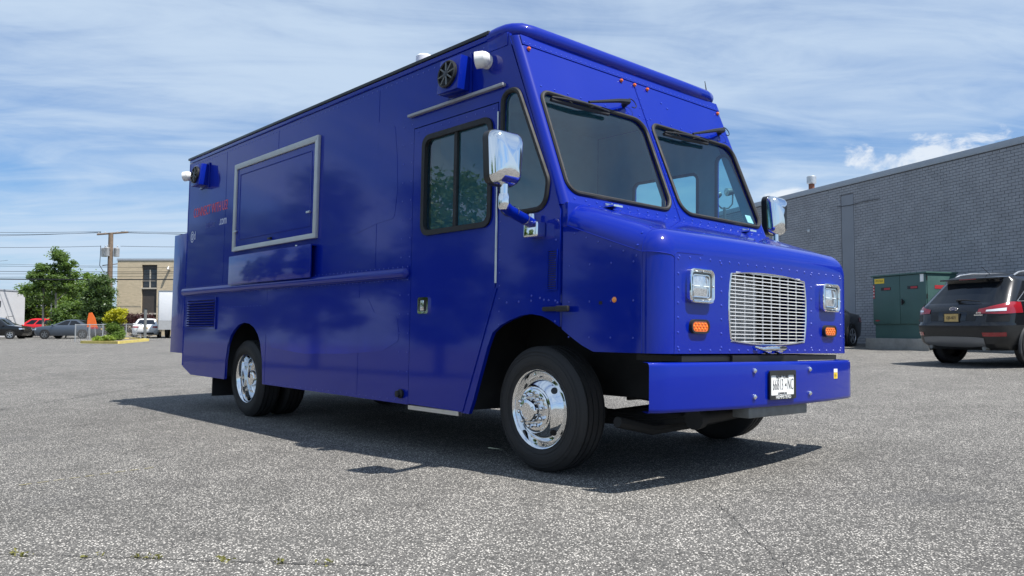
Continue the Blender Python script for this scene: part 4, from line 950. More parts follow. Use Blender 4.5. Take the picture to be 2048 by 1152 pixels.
def make_suv():
    h = R_(68); 
    lr = Vector((-1.95, 11.72)); rt_ = Vector((math.sin(h), -math.cos(h))); f_ = Vector((math.cos(h), math.sin(h)))
    c = lr+rt_*.78+f_*1.33
    # the tyre contact patches follow the sloping lot
    zc = gz(c.x, c.y); px = (gz(*(c+f_))-gz(*(c-f_)))/2; py = (gz(*(c-rt_))-gz(*(c+rt_)))/2
    e = empty('parked_suv', (c.x, c.y, zc)); e.rotation_euler = (math.atan(py), -math.atan(px), h)
    tag(e, 'glossy black compact SUV with roof rails parked beside the green cabinet', 'car')
    car_shell(e, SUV, 7, 'paint_black', clad=3, pill=(0, 5, 6, 11, 12, 17))
    car_wheels(e, (-1.33, 1.36), .895, .352, 5, True, 28)
    for x in (-1.33, 1.36):
        for s in (-1, 1):
            mb = MB(); mb.tube([(x+.42*math.cos(t), s*.915, .36+.42*math.sin(t)) for t in [-.25+(PI+.5)*i/20 for i in range(21)]], .028, 6); mb.build('arch_trim', 'cladding', e)
    jr = NR+1
    for sg in (1, -1):
        J = lambda j: j if sg > 0 else NL-j
        sh = lambda u: (.945-.02*u+.05*max(0, u-.55), 1.02+.115*min(1, u*1.4)-.03*max(0, u-.8))
        tl = patch(SUV, 'tail_light', 'red_lens', e, .94, 1.12, J(NR-.5), J(NR+NC+.9), .010, 5, sh)
        patch(SUV, 'reverse_lens', 'lens_glass', tl, .97, 1.03, J(NR+.9), J(NR+NC-1.8), .016, 3, lambda u: (.972+.01*u, 1.00+.035*u))
        patch(SUV, 'lamp_strip', 'black', e, .80, .93, J(NR+1.2), J(NR+NC-1), .004, 3)
        patch(SUV, 'reflector', 'red_lens', e, .55, .62, J(NR+.9), J(NR+NC-1.5), .008, 3)
    patch(SUV, 'skid_plate', 'skid', e, .40, .54, -(NR-.0)-1, NR+1.0, .014, 4, lambda u: (.36+.05*abs(2*u-1)**3, .545-.02*abs(2*u-1)**4))
    patch(SUV, 'bumper_groove', 'black', e, .70, .735, -(NR+2), NR+2, .006, 2)
    patch(SUV, 'tailgate_trim', 'black', e, .80, .97, -(NR-.6), NR-.6, .003, 4, lambda u: (.815, 1.0-.03*abs(2*u-1)**2))
    patch(SUV, 'plate_recess', 'paint_dark', e, .82, .97, -2.1, 2.1, .006, 3)
    p = pos(SUV, .88, 0)
    np_ = empty('number_plate', (p.x-.014, 0, .875), 0, e)
    f2 = lambda o: (lambda a, b, c: (-o-c, -a, b))
    plate('plate', rrect(-.152, .152, -.074, .074, .008), [], .004, f2(.004), 'plate_gold', np_)
    plate('frame', rrect(-.165, .165, -.086, .086, .012), [rrect(-.148, .148, -.070, .070, .006)], .010, f2(.004), 'black', np_)
    text('lettering', 'GJB-4871', .075, lambda a, b, c: (-.0075-c, -a, b-.004), 'ink', np_, .0006, 'CENTER', .72)
    em = empty('badge', (pos(SUV, 1.03, 0).x-.012, 0, 1.03), 0, e)
    oval = [(.088*math.cos(2*PI*i/24), .037*math.sin(2*PI*i/24)) for i in range(24)]
    plate('oval', oval, [], .008, f2(0), 'chrome', em); mat('badge_blue', (.01, .03, .16), .25, 0., 1.)
    plate('oval_field', [(a*.86, b*.80) for a, b in oval], [], .004, f2(.005), 'badge_blue', em)
    text('lettering', 'Ford', .055, lambda a, b, c: (-.0085-c, -a, b), 'chrome', em, .0006, 'CENTER', 1.1)
    for z_, w_, h_ in ((.955, .05, .014), (.918, .085, .010)):
        mb = MB(); xb = pos(SUV, z_, 0).x+.008; mb.box(xb-.004, xb, -.52-w_, -.52+w_, z_-h_, z_+h_); mb.build('trim_badge', 'chrome', e)
    # wiper, brake light, spoiler, rails, exhausts, antenna
    mb = MB(); q0 = pos(SUV, 1.17, 0); q1 = pos(SUV, 1.155, 3.2); mb.cyl(q0+Vector((-.0, 0, 0)), q0+Vector((-.05, 0, .01)), .028, n=10); mb.tube([q0+Vector((-.04, .02, .01)), q0+Vector((-.05, -.15, .015)), q1+Vector((-.045, 0, 0))], [.022, .014, .008], 6); mb.build('rear_wiper', 'black', e)
    mb = MB(); mb.box(-1.80, -1.60, -.60, .60, 1.545, 1.575); mb.build('spoiler', 'paint_black', e, .012)
    mb = MB(); mb.box(-1.808, -1.79, -.17, .17, 1.551, 1.568); mb.build('brake_light', 'red_lens', e)
    for s in (-1, 1):
        mb = MB(); mb.tube([(-1.42, s*.60, 1.60), (-1.30, s*.60, 1.655), (-1.0, s*.59, 1.685), (-.2, s*.58, 1.69), (.05, s*.58, 1.66), (.15, s*.585, 1.61)], .019, 8); mb.build('roof_rail', 'alu', e)
        mb = MB(); mb.cyl((-1.9, s*.55, .34), (-2.13, s*.55, .345), .04, n=12); mb.build('exhaust_tip', 'steel_grey', e)
        ch = [pos(SUV, z, j if s < 0 else NL-j) for z, j in ((1.145, NR+NC+.3), (1.14, NR+NC+6), (1.14, NR+NC+17))]
        mb = MB(); mb.tube([p_+Vector((0, s*.006, 0)) for p_ in ch], .007, 5); mb.build('window_chrome', 'alu', e)
        ch = [pos(SUV, z, j if s < 0 else NL-j) for z, j in ((1.145, NR+NC+.3), (1.30, NR+NC+1.4), (1.46, NR+NC+3.2), (1.495, NR+NC+6), (1.495, NR+NC+16))]
        mb = MB(); mb.tube([p_+Vector((0, s*.008, 0)) for p_ in ch], .007, 5); mb.build('window_chrome', 'alu', e)
        mb = MB(); mb.box(-.0, .18, s*.90-.07*(s < 0), s*.90+.07*(s > 0)+.0, 1.1, 1.24) if False else mb.sphere((.95, s*.97, 1.16), .11, 10, 8, sx=.6, sz=.75); mb.build('door_mirror', 'paint_black', e)
        mb = MB(); mb.box(-.25, -.02, min(s*.922, s*.945), max(s*.922, s*.945), .93, .965); mb.build('door_handle', 'paint_black', e, .006)
    mb = MB(); mb.cyl((-1.25, 0, 1.655), (-1.45, 0, 1.79), .006, .004, 6); mb.build('antenna', 'black', e)
    return e
make_suv()
SEDAN = [(.22, -2.15, 2.15, .82, .28), (.34, -2.30, 2.28, .89, .34), (.55, -2.36, 2.36, .91, .38), (.72, -2.36, 2.33, .915, .38), (.86, -2.33, 2.22, .90, .36), (.95, -2.22, 1.45, .865, .3), (1.0, -1.72, 1.02, .80, .24), (1.34, -1.02, .22, .64, .22), (1.41, -.86, .05, .57, .22), (1.445, -.6, -.15, .35, .15)]
HATCH = [(.26, -2.02, 2.05, .82, .25), (.38, -2.15, 2.15, .89, .3), (.62, -2.18, 2.2, .915, .32), (.78, -2.18, 2.2, .92, .32), (.95, -2.15, 2.12, .91, .3), (1.05, -2.10, 1.25, .89, .26), (1.10, -2.06, 1.0, .86, .22), (1.52, -1.95, .42, .73, .2), (1.62, -1.9, .25, .67, .22), (1.68, -1.6, 0, .5, .2)]
def far_car(name, label, levels, gi, paint, loc, head, pill, wb, front=True, sc_=1., rim='alu'):
    e = empty(name, (loc[0], loc[1], gz(loc[0], loc[1])), R_(head)); tag(e, label, 'car', None); e.scale = (sc_,)*3
    car_shell(e, levels, gi, paint, pill=pill); car_wheels(e, wb, .905, .33, 5, True, 18, rim)
    zt = levels[4][0]
    for sg in (1, -1):
        J = lambda j: j if sg > 0 else NL-j
        patch(levels, 'tail_light', 'red_lens', e, zt-.12, zt, J(NR-.5), J(NR+NC+.5), .008, 2)
        patch(levels, 'headlight', 'lens_clear', e, zt-.22, zt-.10, J(NH-NR+.4), J(NH-NR-NC+.8), .008, 2)
    patch(levels, 'rear_bumper', 'black', e, levels[1][0]-.05, levels[1][0]+.06, -NR, NR, .006, 2)
    patch(levels, 'grille', 'black', e, levels[2][0]-.12, levels[2][0]+.06, NH-NR+.6, NH+NR-.6, .006, 2)
    pp = pos(levels, .72, 0); mb = MB(); mb.box(pp.x-.012, pp.x-.004, -.15, .15, .66, .78); mb.build('number_plate', 'plate_gold', e)
    for s in (-1, 1): mb = MB(); mb.sphere((.80, s*.96, 1.02), .10, 8, 6, sx=.6, sz=.7); mb.build('door_mirror', paint, e)
    return e
far_car('parked_sedan', 'dark sedan backed up near the grey brick wall beside the green cabinet', SEDAN, 6, 'paint_dark', (-7.65, 16.42), 273, (0, 8, 9, 17), (-1.38, 1.42))
far_car('parked_sedan', 'slate grey low sedan with dark roof parked in front of trees', SEDAN, 6, 'paint_grey', (-63.05, 10.31), 228.4, (0, 9, 17), (-1.40, 1.40), rim='pole_grey')
far_car('parked_sedan', 'white sedan seen from behind next to white box trailer', SEDAN, 6, 'paint_white', (-59.6, 14.75), 160, (0, 9, 17), (-1.38, 1.42))
far_car('parked_hatchback', 'bright red boxy small SUV parked between the trees and white building', HATCH, 6, 'paint_red', (-83.0, 11.9), 236, (0, 6, 11, 17), (-1.25, 1.30))
far_car('parked_hatchback', 'black SUV with silver wheels in front of the white building', HATCH, 6, 'paint_black', (-68.6, 6.55), 55, (0, 6, 11, 17), (-1.25, 1.30))
far_car('parked_sedan', 'black car half hidden between black SUV and red SUV', SEDAN, 6, 'paint_black', (-73.5, 7.9), 62, (0, 9, 17), (-1.38, 1.42))
# ------------------------------------------------------------------ box trailer
bt = empty('box_trailer', (-55.65, 14.4, gz(-55.65, 14.4)), R_(152)); tag(bt, 'white box trailer with grey lower panel beside the white sedan', 'trailer')
mat('trailer_white', (.66, .68, .71), .45, var=.05, vscale=1.5); mat('trailer_grey', (.34, .35, .36), .6, var=.1)
mb = MB(); mb.box(-.6, 6.0, -2.4, 0, 1.25, 3.35); b_o = mb.build('box', 'trailer_white', bt, .02)
mb = MB(); mb.box(-.59, 5.9, -2.39, -.01, .62, 1.245); mb.build('lower_panel', 'trailer_grey', bt)
for y in (-2.41, .01):
    mb = MB(); mb.box(-.62, -.56, y-.03, y+.03, .60, 3.38); mb.build('corner_post', 'alu', bt)
mb = MB(); mb.box(-.62, -.55, -2.4, 0, 3.33, 3.40); mb.build('top_rail', 'alu', bt)
for y in (-2.1, -.3):
    for x in (1.2, 4.0):
        mb = MB(); mb.lathe([(.25, -.12), (.42, -.12), (.43, .12), (.25, .12), (0, .1)], (x, y, .43), (0, 1, 0), 18); mb.build('tyre', 'tyre', bt)
mb = MB(); mb.box(-.4, 5.8, -1.5, -.9, .45, .62); mb.build('chassis', 'under', bt)
# ------------------------------------------------------------------ buildings on the left
RT = Vector((.664, .7475, 0)); FD = Vector((-.7475, .664, 0)); RTA = math.atan2(.7475, .664)
mat('tan_brick', (.40, .325, .215), .85, var=.10, vscale=2.5)
def brickmat(m):
    t = m.node_tree; b = t.nodes['Principled BSDF']; c = nd(t, 'ShaderNodeTexCoord').outputs['Object']
    sp = nd(t, 'ShaderNodeSeparateXYZ'); t.links.new(c, sp.inputs[0]); v = comb(t, mth(t, 'ADD', sp.outputs[0], sp.outputs[1]), sp.outputs[2], 0)
    bt_ = nd(t, 'ShaderNodeTexBrick'); t.links.new(v, bt_.inputs['Vector']); bt_.inputs['Scale'].default_value = 1; bt_.inputs['Brick Width'].default_value = .3; bt_.inputs['Row Height'].default_value = .1; bt_.inputs['Mortar Size'].default_value = .008
    bt_.inputs['Color1'].default_value = (.54, .44, .30, 1); bt_.inputs['Color2'].default_value = (.45, .37, .25, 1); bt_.inputs['Mortar'].default_value = (.46, .41, .31, 1); t.links.new(bt_.outputs[0], b.inputs['Base Color'])
brickmat(MATS['tan_brick'])
mat('render_white', (.44, .45, .47), .85, var=.06, vscale=.8); mat('win_dark', (.02, .022, .026), .1, 0., .6); mat('spandrel', (.055, .047, .042), .5, var=.1); mat('mullion', (.22, .20, .17), .5); mat('stone_sill', (.42, .39, .33), .8)
tb = empty('office_building', (-71.56, 15.82, gz(-71.56, 15.82)), RTA); tag(tb, 'two storey tan brick office building with a tall dark window strip', 'building')
zg = tb.location.z; Zl = lambda z: z-zg
wx0, wx1 = 2.15, 3.50
ol = [(0, -.3), (14, -.3), (14, Zl(6.88)), (0, Zl(6.88))]
hole = [(wx0, .6), (wx1, .6), (wx1, Zl(6.50)), (wx0, Zl(6.50))]
hole2 = [(a+5.2, b) for a, b in hole]
plate('front_wall', ol, [hole, hole2], .3, lambda a, b, c: (a, .15+c, b), 'tan_brick', tb)
mb = MB(); mb.box(0, .3, .301, 16, -.3, Zl(6.88)); mb.build('side_wall', 'tan_brick', tb)
mb = MB(); mb.box(.3, 14, .301, 16, Zl(6.5), Zl(6.8)); mb.build('roof', 'mullion', tb)
mb = MB(); mb.box(-.05, 14.05, -.05, .4, Zl(6.881), Zl(7.05)); mb.build('coping', 'coping', tb)
for dx in (0, 5.2):
    for z0, z1, m_ in ((.6, Zl(2.14), 'win_dark'), (Zl(2.26), Zl(4.36), 'spandrel'), (Zl(4.50), Zl(5.05), 'win_dark'), (Zl(5.12), Zl(6.1), 'win_dark'), (Zl(6.12), Zl(6.5), 'spandrel')):
        mb = MB(); mb.box(wx0+dx+.02, wx1+dx-.02, .20, .24, z0, z1); wn = mb.build('window' if m_ == 'win_dark' else 'spandrel_panel', m_, tb)
    for z in (2.20, 4.43): mb = MB(); mb.box(wx0+dx, wx1+dx, .02, .26, Zl(z)-.06, Zl(z)+.06); mb.build('window_sill', 'stone_sill', tb)
    mb = MB(); mb.box((wx0+wx1)/2+dx-.05, (wx0+wx1)/2+dx+.05, .14, .26, Zl(4.5), Zl(6.1)); mb.build('window_mullion', 'stone_sill', tb)
    mb = MB(); mb.box(wx0+dx, wx1+dx, .14, .26, Zl(5.05), Zl(5.12)); mb.build('window_mullion', 'mullion', tb)
mb = MB(); mb.box(4.55, 4.68, -.32, 0, Zl(6.05), Zl(6.25)); mb.cyl((4.6, -.3, Zl(6.25)), (4.6, -.42, Zl(6.05)), .1, n=10); mb.build('wall_lamp', 'galv', tb)
wbd = empty('white_building', (-79.75, -1.0, gz(-82, 5)), 1.814); tag(wbd, 'plain white rendered block at the end of the car park', 'building')
Lw = 12.2
plate('front_wall', [(0, -.5), (Lw, -.5), (Lw, 4.25), (0, 4.62)], [[(Lw-2.35, 2.75), (Lw-2.05, 2.75), (Lw-2.05, 3.35), (Lw-2.35, 3.35)]], .3, lambda a, b, c: (a, .15+c, b), 'render_white', wbd)
mb = MB(); mb.box(Lw-2.34, Lw-2.06, .14, .18, 2.76, 3.34); mb.build('window', 'win_dark', wbd)
mb = MB(); mb.box(Lw-.3, Lw, .301, 10, -.5, 4.25); mb.build('side_wall', 'render_white', wbd)
mb = MB(); mb.prism([(-.05, 4.63), (Lw+.05, 4.26), (Lw+.05, 4.38), (-.05, 4.75)], lambda a, b, c: (a, c, b), -.05, .35); mb.build('coping', 'coping', wbd)
mb = MB(); mb.box(Lw-3.0, Lw-2.3, 1.0, 1.8, 4.3, 5.45); mb.build('rooftop_unit', 'galv', wbd)
for x in (Lw-1.6, Lw-4.2): mb = MB(); mb.tube([(x, -.08, -.3), (x, -.08, 1.9), (x+.5, -.25, 1.95)], .03, 6); mb.build('wall_pipe', 'blackplastic', wbd)
lb = empty('low_building', (-98.0, 12.8, gz(-98, 13)), RTA); tag(lb, 'low white shop with dark fascia between white block and trees', 'building')
mb = MB(); mb.box(-1, 4.6, 0, 8, -.3, 3.0); mb.build('wall', 'render_white', lb)
mb = MB(); mb.box(-1.2, 5.0, -1.2, 8.2, 3.0, 3.35); mb.build('roof', 'render_white', lb)
mb = MB(); mb.box(-1.0, 4.6, -.05, 0, 2.15, 2.99); mb.build('fascia', 'spandrel', lb)
# ------------------------------------------------------------------ trees and shrubs
mat('bark', (.13, .105, .085), .9, var=.3, vscale=9, bump=.5, bscale=20); mat('bark_pale', (.30, .27, .23), .9, var=.25, vscale=9)
leafmat('leaf_mid', (.070, .130, .036), (.165, .250, .070), .45); leafmat('leaf_dark', (.045, .085, .030), (.115, .180, .060), .4); leafmat('leaf_light', (.09, .17, .035), (.21, .31, .07), .45)
leafmat('leaf_yellow', (.32, .34, .015), (.56, .52, .03)); leafmat('leaf_lime', (.16, .26, .03), (.30, .38, .06)); leafmat('leaf_red', (.045, .018, .022), (.10, .040, .045))
def leaf_mesh(name, P, size, m, parent, up=.35):
    n = len(P); a = rng.normal(size=(n, 3)); a[:, 2] *= .6; a /= np.linalg.norm(a, axis=1)[:, None]
    b = rng.normal(size=(n, 3)); b[:, 2] *= .7; b -= a*(a*b).sum(1)[:, None]; b /= np.linalg.norm(b, axis=1)[:, None]
    s = size*rng.uniform(.6, 1.3, size=(n, 1)); l = a*s; w_ = b*s*.42
    V = np.stack([P-l, P+w_-l*.1, P+l, P-w_-l*.1], 1).reshape(-1, 3); F = np.arange(4*n).reshape(n, 4)
    return mesh_np(name, V, F, m, parent)
def clumps(blobs, per, nsub, spread):
    out = []; cs = []
    for (x, y, z, rx, ry, rz) in blobs:
        k = max(3, int(nsub))
        d = rng.normal(size=(k, 3)); d /= np.linalg.norm(d, axis=1)[:, None]; c = d*rng.uniform(.45, 1.0, size=(k, 1))**.6*np.array([rx, ry, rz])+np.array([x, y, z]); cs.append(c)
        for q in c:
            sp = spread*min(rx, ry, rz)*rng.uniform(.6, 1.3)
            out.append(q+rng.normal(size=(per, 3))*np.array([sp, sp, sp*.6]))
    return np.concatenate(out), np.concatenate(cs)
def tree(name, label, loc, blobs, m, trunk=.12, th=2., per=60, nsub=26, leaf=.12, spread=.3, group=None, bark='bark', lean=(0, 0), stems=1, cat='tree'):
    e = empty(name, (loc[0], loc[1], gz(loc[0], loc[1])-.03), RTA); tag(e, label, cat, group)
    P, C = clumps(blobs, per, nsub, spread); P = P[P[:, 2] > .05]; leaf_mesh('crown', P, leaf, m, e)
    mb = MB(); zt = max(b[2] for b in blobs)
    base = Vector((0, 0, 0)); topv = Vector((lean[0], lean[1], max(th, zt*.8)))
    mb.tube([base, base.lerp(topv, .3)+Vector((.03, .02, 0)), base.lerp(topv, .65)+Vector((-.04, .02, 0)), topv], [trunk*1.15, trunk, trunk*.7, trunk*.25], 8)
    for b in blobs:
        c = Vector(b[:3]); t = max(.12, min(.9, (c.z-.5*b[5])/topv.z*.8)); s0 = base.lerp(topv, t); mb.tube([s0, s0.lerp(c, .5)+Vector((0, 0, .08)), c], [trunk*.45, trunk*.3, trunk*.12], 6)
    for q in C[::3]:
        q = Vector(q); bb = min(blobs, key=lambda b: (Vector(b[:3])-q).length); mb.tube([Vector(bb[:3]), q], [trunk*.16, trunk*.05], 4)
    tr = mb.build('trunk', bark, e); return e
# local frame of each tree: x = along RT, y = away
tree('ailanthus_tree', 'tall loose tree with pale trunk rising above the other trees', (-70.6, 10.88), [(.35, 0, 6.9, .65, .6, .55), (.75, 0, 6.15, .85, .7, .45), (.1, .2, 5.7, .8, .7, .5), (-.5, 0, 5.1, .9, .8, .45), (.7, .1, 5.0, .9, .8, .5), (.1, 0, 4.3, 1.1, .9, .5), (1.2, .2, 4.1, .8, .8, .6)], 'leaf_mid', .11, 3, 42, 22, .13, .34, bark='bark_pale')
tree('ailanthus_tree', 'shorter pale-trunked tree beside the tallest loose tree', (-71.3, 10.1), [(-.2, 0, 5.7, .55, .5, .45), (-.6, 0, 5.0, .8, .7, .5), (.1, .1, 4.5, .8, .7, .45), (-.9, 0, 3.9, .9, .7, .5), (-.1, 0, 3.3, 1.0, .8, .5)], 'leaf_mid', .09, 3, 42, 20, .13, .34, bark='bark_pale')
tree('broadleaf_tree', 'broad bushy bright green tree behind the pale trunks', (-82.5, 15.2), [(0, 0, 5.2, 1.6, 1.4, 1.2), (-1.5, .2, 4.0, 1.4, 1.2, 1.2), (1.5, 0, 4.2, 1.4, 1.2, 1.1), (.2, -.4, 3.2, 1.9, 1.3, 1.2), (-1.7, 0, 2.5, 1.3, 1.2, 1.0), (1.6, 0, 2.4, 1.3, 1.2, 1.0), (0, -.2, 1.7, 1.8, 1.2, .9)], 'leaf_light', .2, 3, 70, 30, .16, .28)
tree('broadleaf_tree', 'dense green tree behind the red car and low shop', (-87.5, 13.0), [(.6, 0, 4.6, 1.5, 1.3, 1.1), (-.8, 0, 4.2, 1.2, 1.2, 1.2), (-.2, 0, 2.9, 1.8, 1.3, 1.2), (-1.5, 0, 3.0, .9, 1.0, 1.4), (1.4, 0, 2.8, 1.5, 1.2, 1.2), (-1.2, 0, 1.6, 1.0, 1.0, .9)], 'leaf_mid', .2, 3, 70, 28, .16, .28)
tree('broadleaf_tree', 'dark green tree against the tan office building corner', (-63.2, 12.3), [(0, 0, 4.35, .75, .7, .65), (.35, 0, 3.6, .8, .8, .7), (-.4, 0, 3.2, .85, .8, .7), (.3, -.1, 2.6, .85, .8, .7), (-.3, 0, 2.0, .9, .8, .7), (.3, 0, 1.4, .8, .7, .6)], 'leaf_dark', .12, 2, 75, 26, .11, .3)
tree('roadside_shrub', 'leafy dark green shrub growing behind the slate grey sedan', (-66.4, 10.75), [(.0, 0, 1.9, .8, .7, .8), (.7, .1, 2.1, .7, .7, .8), (-.4, 0, 1.7, .6, .6, .7), (.4, 0, 1.1, 1.2, .7, .7), (-.6, 0, .9, .9, .7, .6)], 'leaf_mid', .05, 1, 70, 26, .12, .3, cat='shrub')
tree('ornamental_bush', 'bush with bright yellow top on the kerbed island', (-47.85, 9.34), [(-.15, 0, 1.72, .38, .34, .28), (.25, 0, 1.78, .34, .3, .26), (.05, 0, 1.45, .52, .42, .28), (-.32, 0, 1.4, .28, .3, .25)], 'leaf_yellow', .035, .9, 90, 26, .055, .32, cat='bush')
tree('ornamental_bush', 'green leafy bush growing under the yellow-topped bush', (-47.80, 9.28), [(0, 0, .75, .42, .36, .42), (.1, -.05, .4, .42, .36, .36), (-.15, 0, .95, .36, .3, .25)], 'leaf_light', .03, .4, 110, 26, .055, .32, cat='bush')
tree('low_bush', 'low lime green mound of leaves on the kerbed island', (-46.0, 8.15), [(0, 0, .24, .40, .34, .2), (.3, 0, .26, .3, .3, .18), (-.3, 0, .2, .26, .26, .15)], 'leaf_lime', .02, .15, 90, 24, .045, .3, cat='bush')
tree('barberry_hedge', 'dark purple-red hedge in front of the tan office building', (-62.2, 14.6), [(-1.6, 0, 1.4, .6, .5, .6), (-.9, 0, 1.55, .6, .5, .6), (-.2, 0, 1.4, .6, .5, .55), (.5, 0, 1.35, .6, .5, .55), (1.1, 0, 1.2, .6, .5, .5), (-1.2, 0, .8, .7, .5, .6), (0, 0, .8, .8, .5, .6), (1.0, 0, .7, .7, .5, .5)], 'leaf_red', .04, .8, 60, 26, .075, .32, cat='hedge')
# out-of-view trees: some mirrored in the door glass, more added to darken the flank
for i, (x, y, h_, w_, lab) in enumerate(((-19.5, -15.0, 7.6, 2.2, 'leafy tree reflected in the truck door glass'), (-25.5, -13.2, 8.5, 2.4, 'tall out-of-view tree at the lot edge facing the truck rear'), (-11.0, -19.5, 6.4, 2.2, 'round-headed out-of-view tree facing the serving hatch'), (-34, -13.5, 7.5, 2.6, 'wide out-of-view tree beyond the rear of the truck at the lot edge'), (-3.0, -24., 7.0, 2.4, 'out-of-view tree standing across the lot from the truck cab door'), (-43.5, -13.5, 8., 2.8, 'broad out-of-view tree added to darken the rear box reflection'), (-15.2, -17.0, 5.2, 2.0, 'short out-of-view tree between two taller ones facing the truck flank'))):
    tree('broadleaf_tree', lab, (x, y), [(0, 0, h_*.82, w_*.7, w_*.7, h_*.16), (w_*.5, 0, h_*.62, w_*.7, w_*.6, h_*.15), (-w_*.5, .3, h_*.6, w_*.7, w_*.6, h_*.16), (0, -w_*.4, h_*.45, w_*.9, w_*.7, h_*.14), (.3, w_*.4, h_*.5, w_*.8, w_*.7, h_*.15), (0, 0, h_*.28, w_*.8, w_*.7, h_*.12)], 'leaf_mid', .18, h_*.5, 80, 30, .13, .3)
# ------------------------------------------------------------------ island, fence, pole, wires
mat('kerb_yellow', (.62, .50, .14), .8, var=.2, vscale=5); mat('soil', (.16, .13, .10), .95, var=.3, vscale=6, bump=.5, bscale=20); mat('wood', (.17, .125, .09), .9, var=.3, vscale=6)
def kerb(p, q):
    d = (Vector(q)-Vector(p)); n = Vector((-d.y, d.x)).normalized()*.09; vs = []
    for z in (-.05, .14):
        for P_ in (Vector(p)-n, Vector(q)-n, Vector(q)+n, Vector(p)+n): vs.append((P_.x, P_.y, gz(P_.x, P_.y)+z))
    mb = MB(); mb.add(vs, [(3, 2, 1, 0), (4, 5, 6, 7), (0, 1, 5, 4), (1, 2, 6, 5), (2, 3, 7, 6), (3, 0, 4, 7)]); return mb
isl = [(-45.3, 6.9), (-41.9, 7.9), (-47.0, 10.9), (-52.5, 11.5), (-51.5, 9.0)]
mb = MB(); mb.add([(x, y, gz(x, y)+.09) for x, y in isl], [(0, 1, 2, 3, 4)]); tag(mb.build('planting_island', 'soil'), kind='structure')
for i in range(4):
    o = kerb(isl[i], isl[(i+1) % 5]).build('kerb', 'kerb_yellow'); tag(o, kind='structure')
FP = [(-49.6, 7.55), (-51.3, 8.75), (-53.0, 9.95), (-54.7, 11.15), (-56.4, 12.35), (-57.6, 13.7)]
fe = empty('chain_link_fence', (FP[0][0], FP[0][1], gz(*FP[0]))); tag(fe, 'low chain link fence with steel top rail behind the bushes', 'fence')
fl_ = lambda p, z: (p[0]-FP[0][0], p[1]-FP[0][1], gz(*p)-gz(*FP[0])+z)
for p in FP: mb = MB(); mb.cyl(fl_(p, -.1), fl_(p, 1.08), .035, n=8); mb.build('post', 'galv', fe)
for a, b in zip(FP[:-1], FP[1:]): mb = MB(); mb.cyl(fl_(a, 1.03), fl_(b, 1.03), .025, n=8); mb.build('top_rail', 'galv', fe)
mb = MB()
for a, b in zip(FP[:-1], FP[1:]):
    A, B = Vector(fl_(a, .05)), Vector(fl_(b, .05)); L_ = (B-A).length; n = int(L_/.075); H_ = Vector((0, 0, .96)); k = .96/L_
    for i in range(-int(.96/.075), n):
        for sgn in (0, 1):
            t0 = i*.075/L_; t1 = t0+k
            lo, hi = max(0, t0), min(1, t1)
            if hi <= lo: continue
            z0_, z1_ = (lo-t0)/k, (hi-t0)/k
            if sgn: z0_, z1_ = 1-z0_, 1-z1_
            mb.tube([A.lerp(B, lo)+H_*z0_, A.lerp(B, hi)+H_*z1_], .0013, 3, caps=False)
tag(mb.build('mesh_fabric', 'pole_grey', fe, smooth=False), kind='stuff')
dp = empty('gate_post', (-48.79, 11.29, gz(-48.79, 11.29))); tag(dp, 'dark upright steel post standing in front of the white sedan', 'post')
mb = MB(); mb.box(-.07, .07, -.07, .07, -.1, 1.95); mb.build('shaft', 'steel_grey', dp); mb = MB(); mb.box(-.09, .09, -.09, .09, 1.951, 2.0); mb.build('cap', 'blackplastic', dp)
og = empty('roadwork_sign', (-59.81, 10.96, gz(-59.81, 10.96)), RTA); tag(og, 'orange pointed roadwork panel behind the slate grey sedan', 'sign')
mat('orange', (.75, .14, .02), .7, var=.08)
mb = MB(); mb.prism([(-.34, .85), (.42, .85), (.24, 1.5), (.0, 1.92), (-.22, 1.88), (-.31, 1.4)], lambda a, b, c: (a, c, b), -.02, .02); mb.build('panel', 'orange', og)
for x in (-.3, .3): mb = MB(); mb.cyl((x, .05, 0), (x*.5, .03, 1.5), .02, n=6); mb.build('leg', 'galv', og)
up_ = empty('utility_pole', (-74.16, 15.91, gz(-74.16, 15.91))); tag(up_, 'weathered wooden utility pole with crossarm and transformers', 'utility pole')
zg2 = up_.location.z; zl = lambda z: z-zg2
mb = MB(); mb.cyl((0, 0, -.3), (0, 0, zl(9.55)), .26, .20, 12); mb.build('pole', 'wood', up_)
mb = MB(); A = RT*-1.25+Vector((0, 0, zl(9.42))); B = RT*1.55+Vector((0, 0, zl(9.62))); mb.tube([A, B], .085, 6); mb.build('crossarm', 'wood', up_)
for t in (-1.1, -.5, .6, 1.3):
    mb = MB(); c_ = RT*t+Vector((0, 0, zl(9.52)+.08*t/1.4)); mb.lathe([(.03, 0), (.06, .05), (.03, .1), (.055, .14), (0, .2)], c_, (0, 0, 1), 8); mb.build('insulator', 'galv', up_)
for t, d in ((-.62, .1), (-.12, -.42), (.52, .05)):
    c_ = RT*t+FD*d+Vector((0, 0, zl(7.4))); mb = MB(); mb.lathe([(0, 0), (.24, .0), (.25, .04), (.25, .72), (.26, .74), (.2, .80), (0, .84)], c_, (0, 0, 1), 14); tf_ = mb.build('transformer_can', 'galv', up_)
    mb = MB(); mb.lathe([(.04, .82), (.06, .88), (.04, .94), (.05, 1.0), (0, 1.06)], c_+RT*.08, (0, 0, 1), 8); mb.build('bushing', 'galv', tf_)
mb = MB(); mb.tube([RT*-.9+Vector((0, 0, zl(8.4))), RT*-.9+Vector((0, 0, zl(7.9))), RT*-.95+Vector((0, 0, zl(6.6))), RT*-.5+Vector((0, 0, zl(5.9))), RT*-.15+Vector((0, 0, zl(6.0)))], .03, 5); mb.build('drop_cable', 'black', up_)
mb = MB(); mb.tube([RT*-.7+Vector((0, 0, zl(6.6))), RT*.7+Vector((0, 0, zl(6.75)))], .04, 5); mb.build('cable_bracket', 'wood', up_)
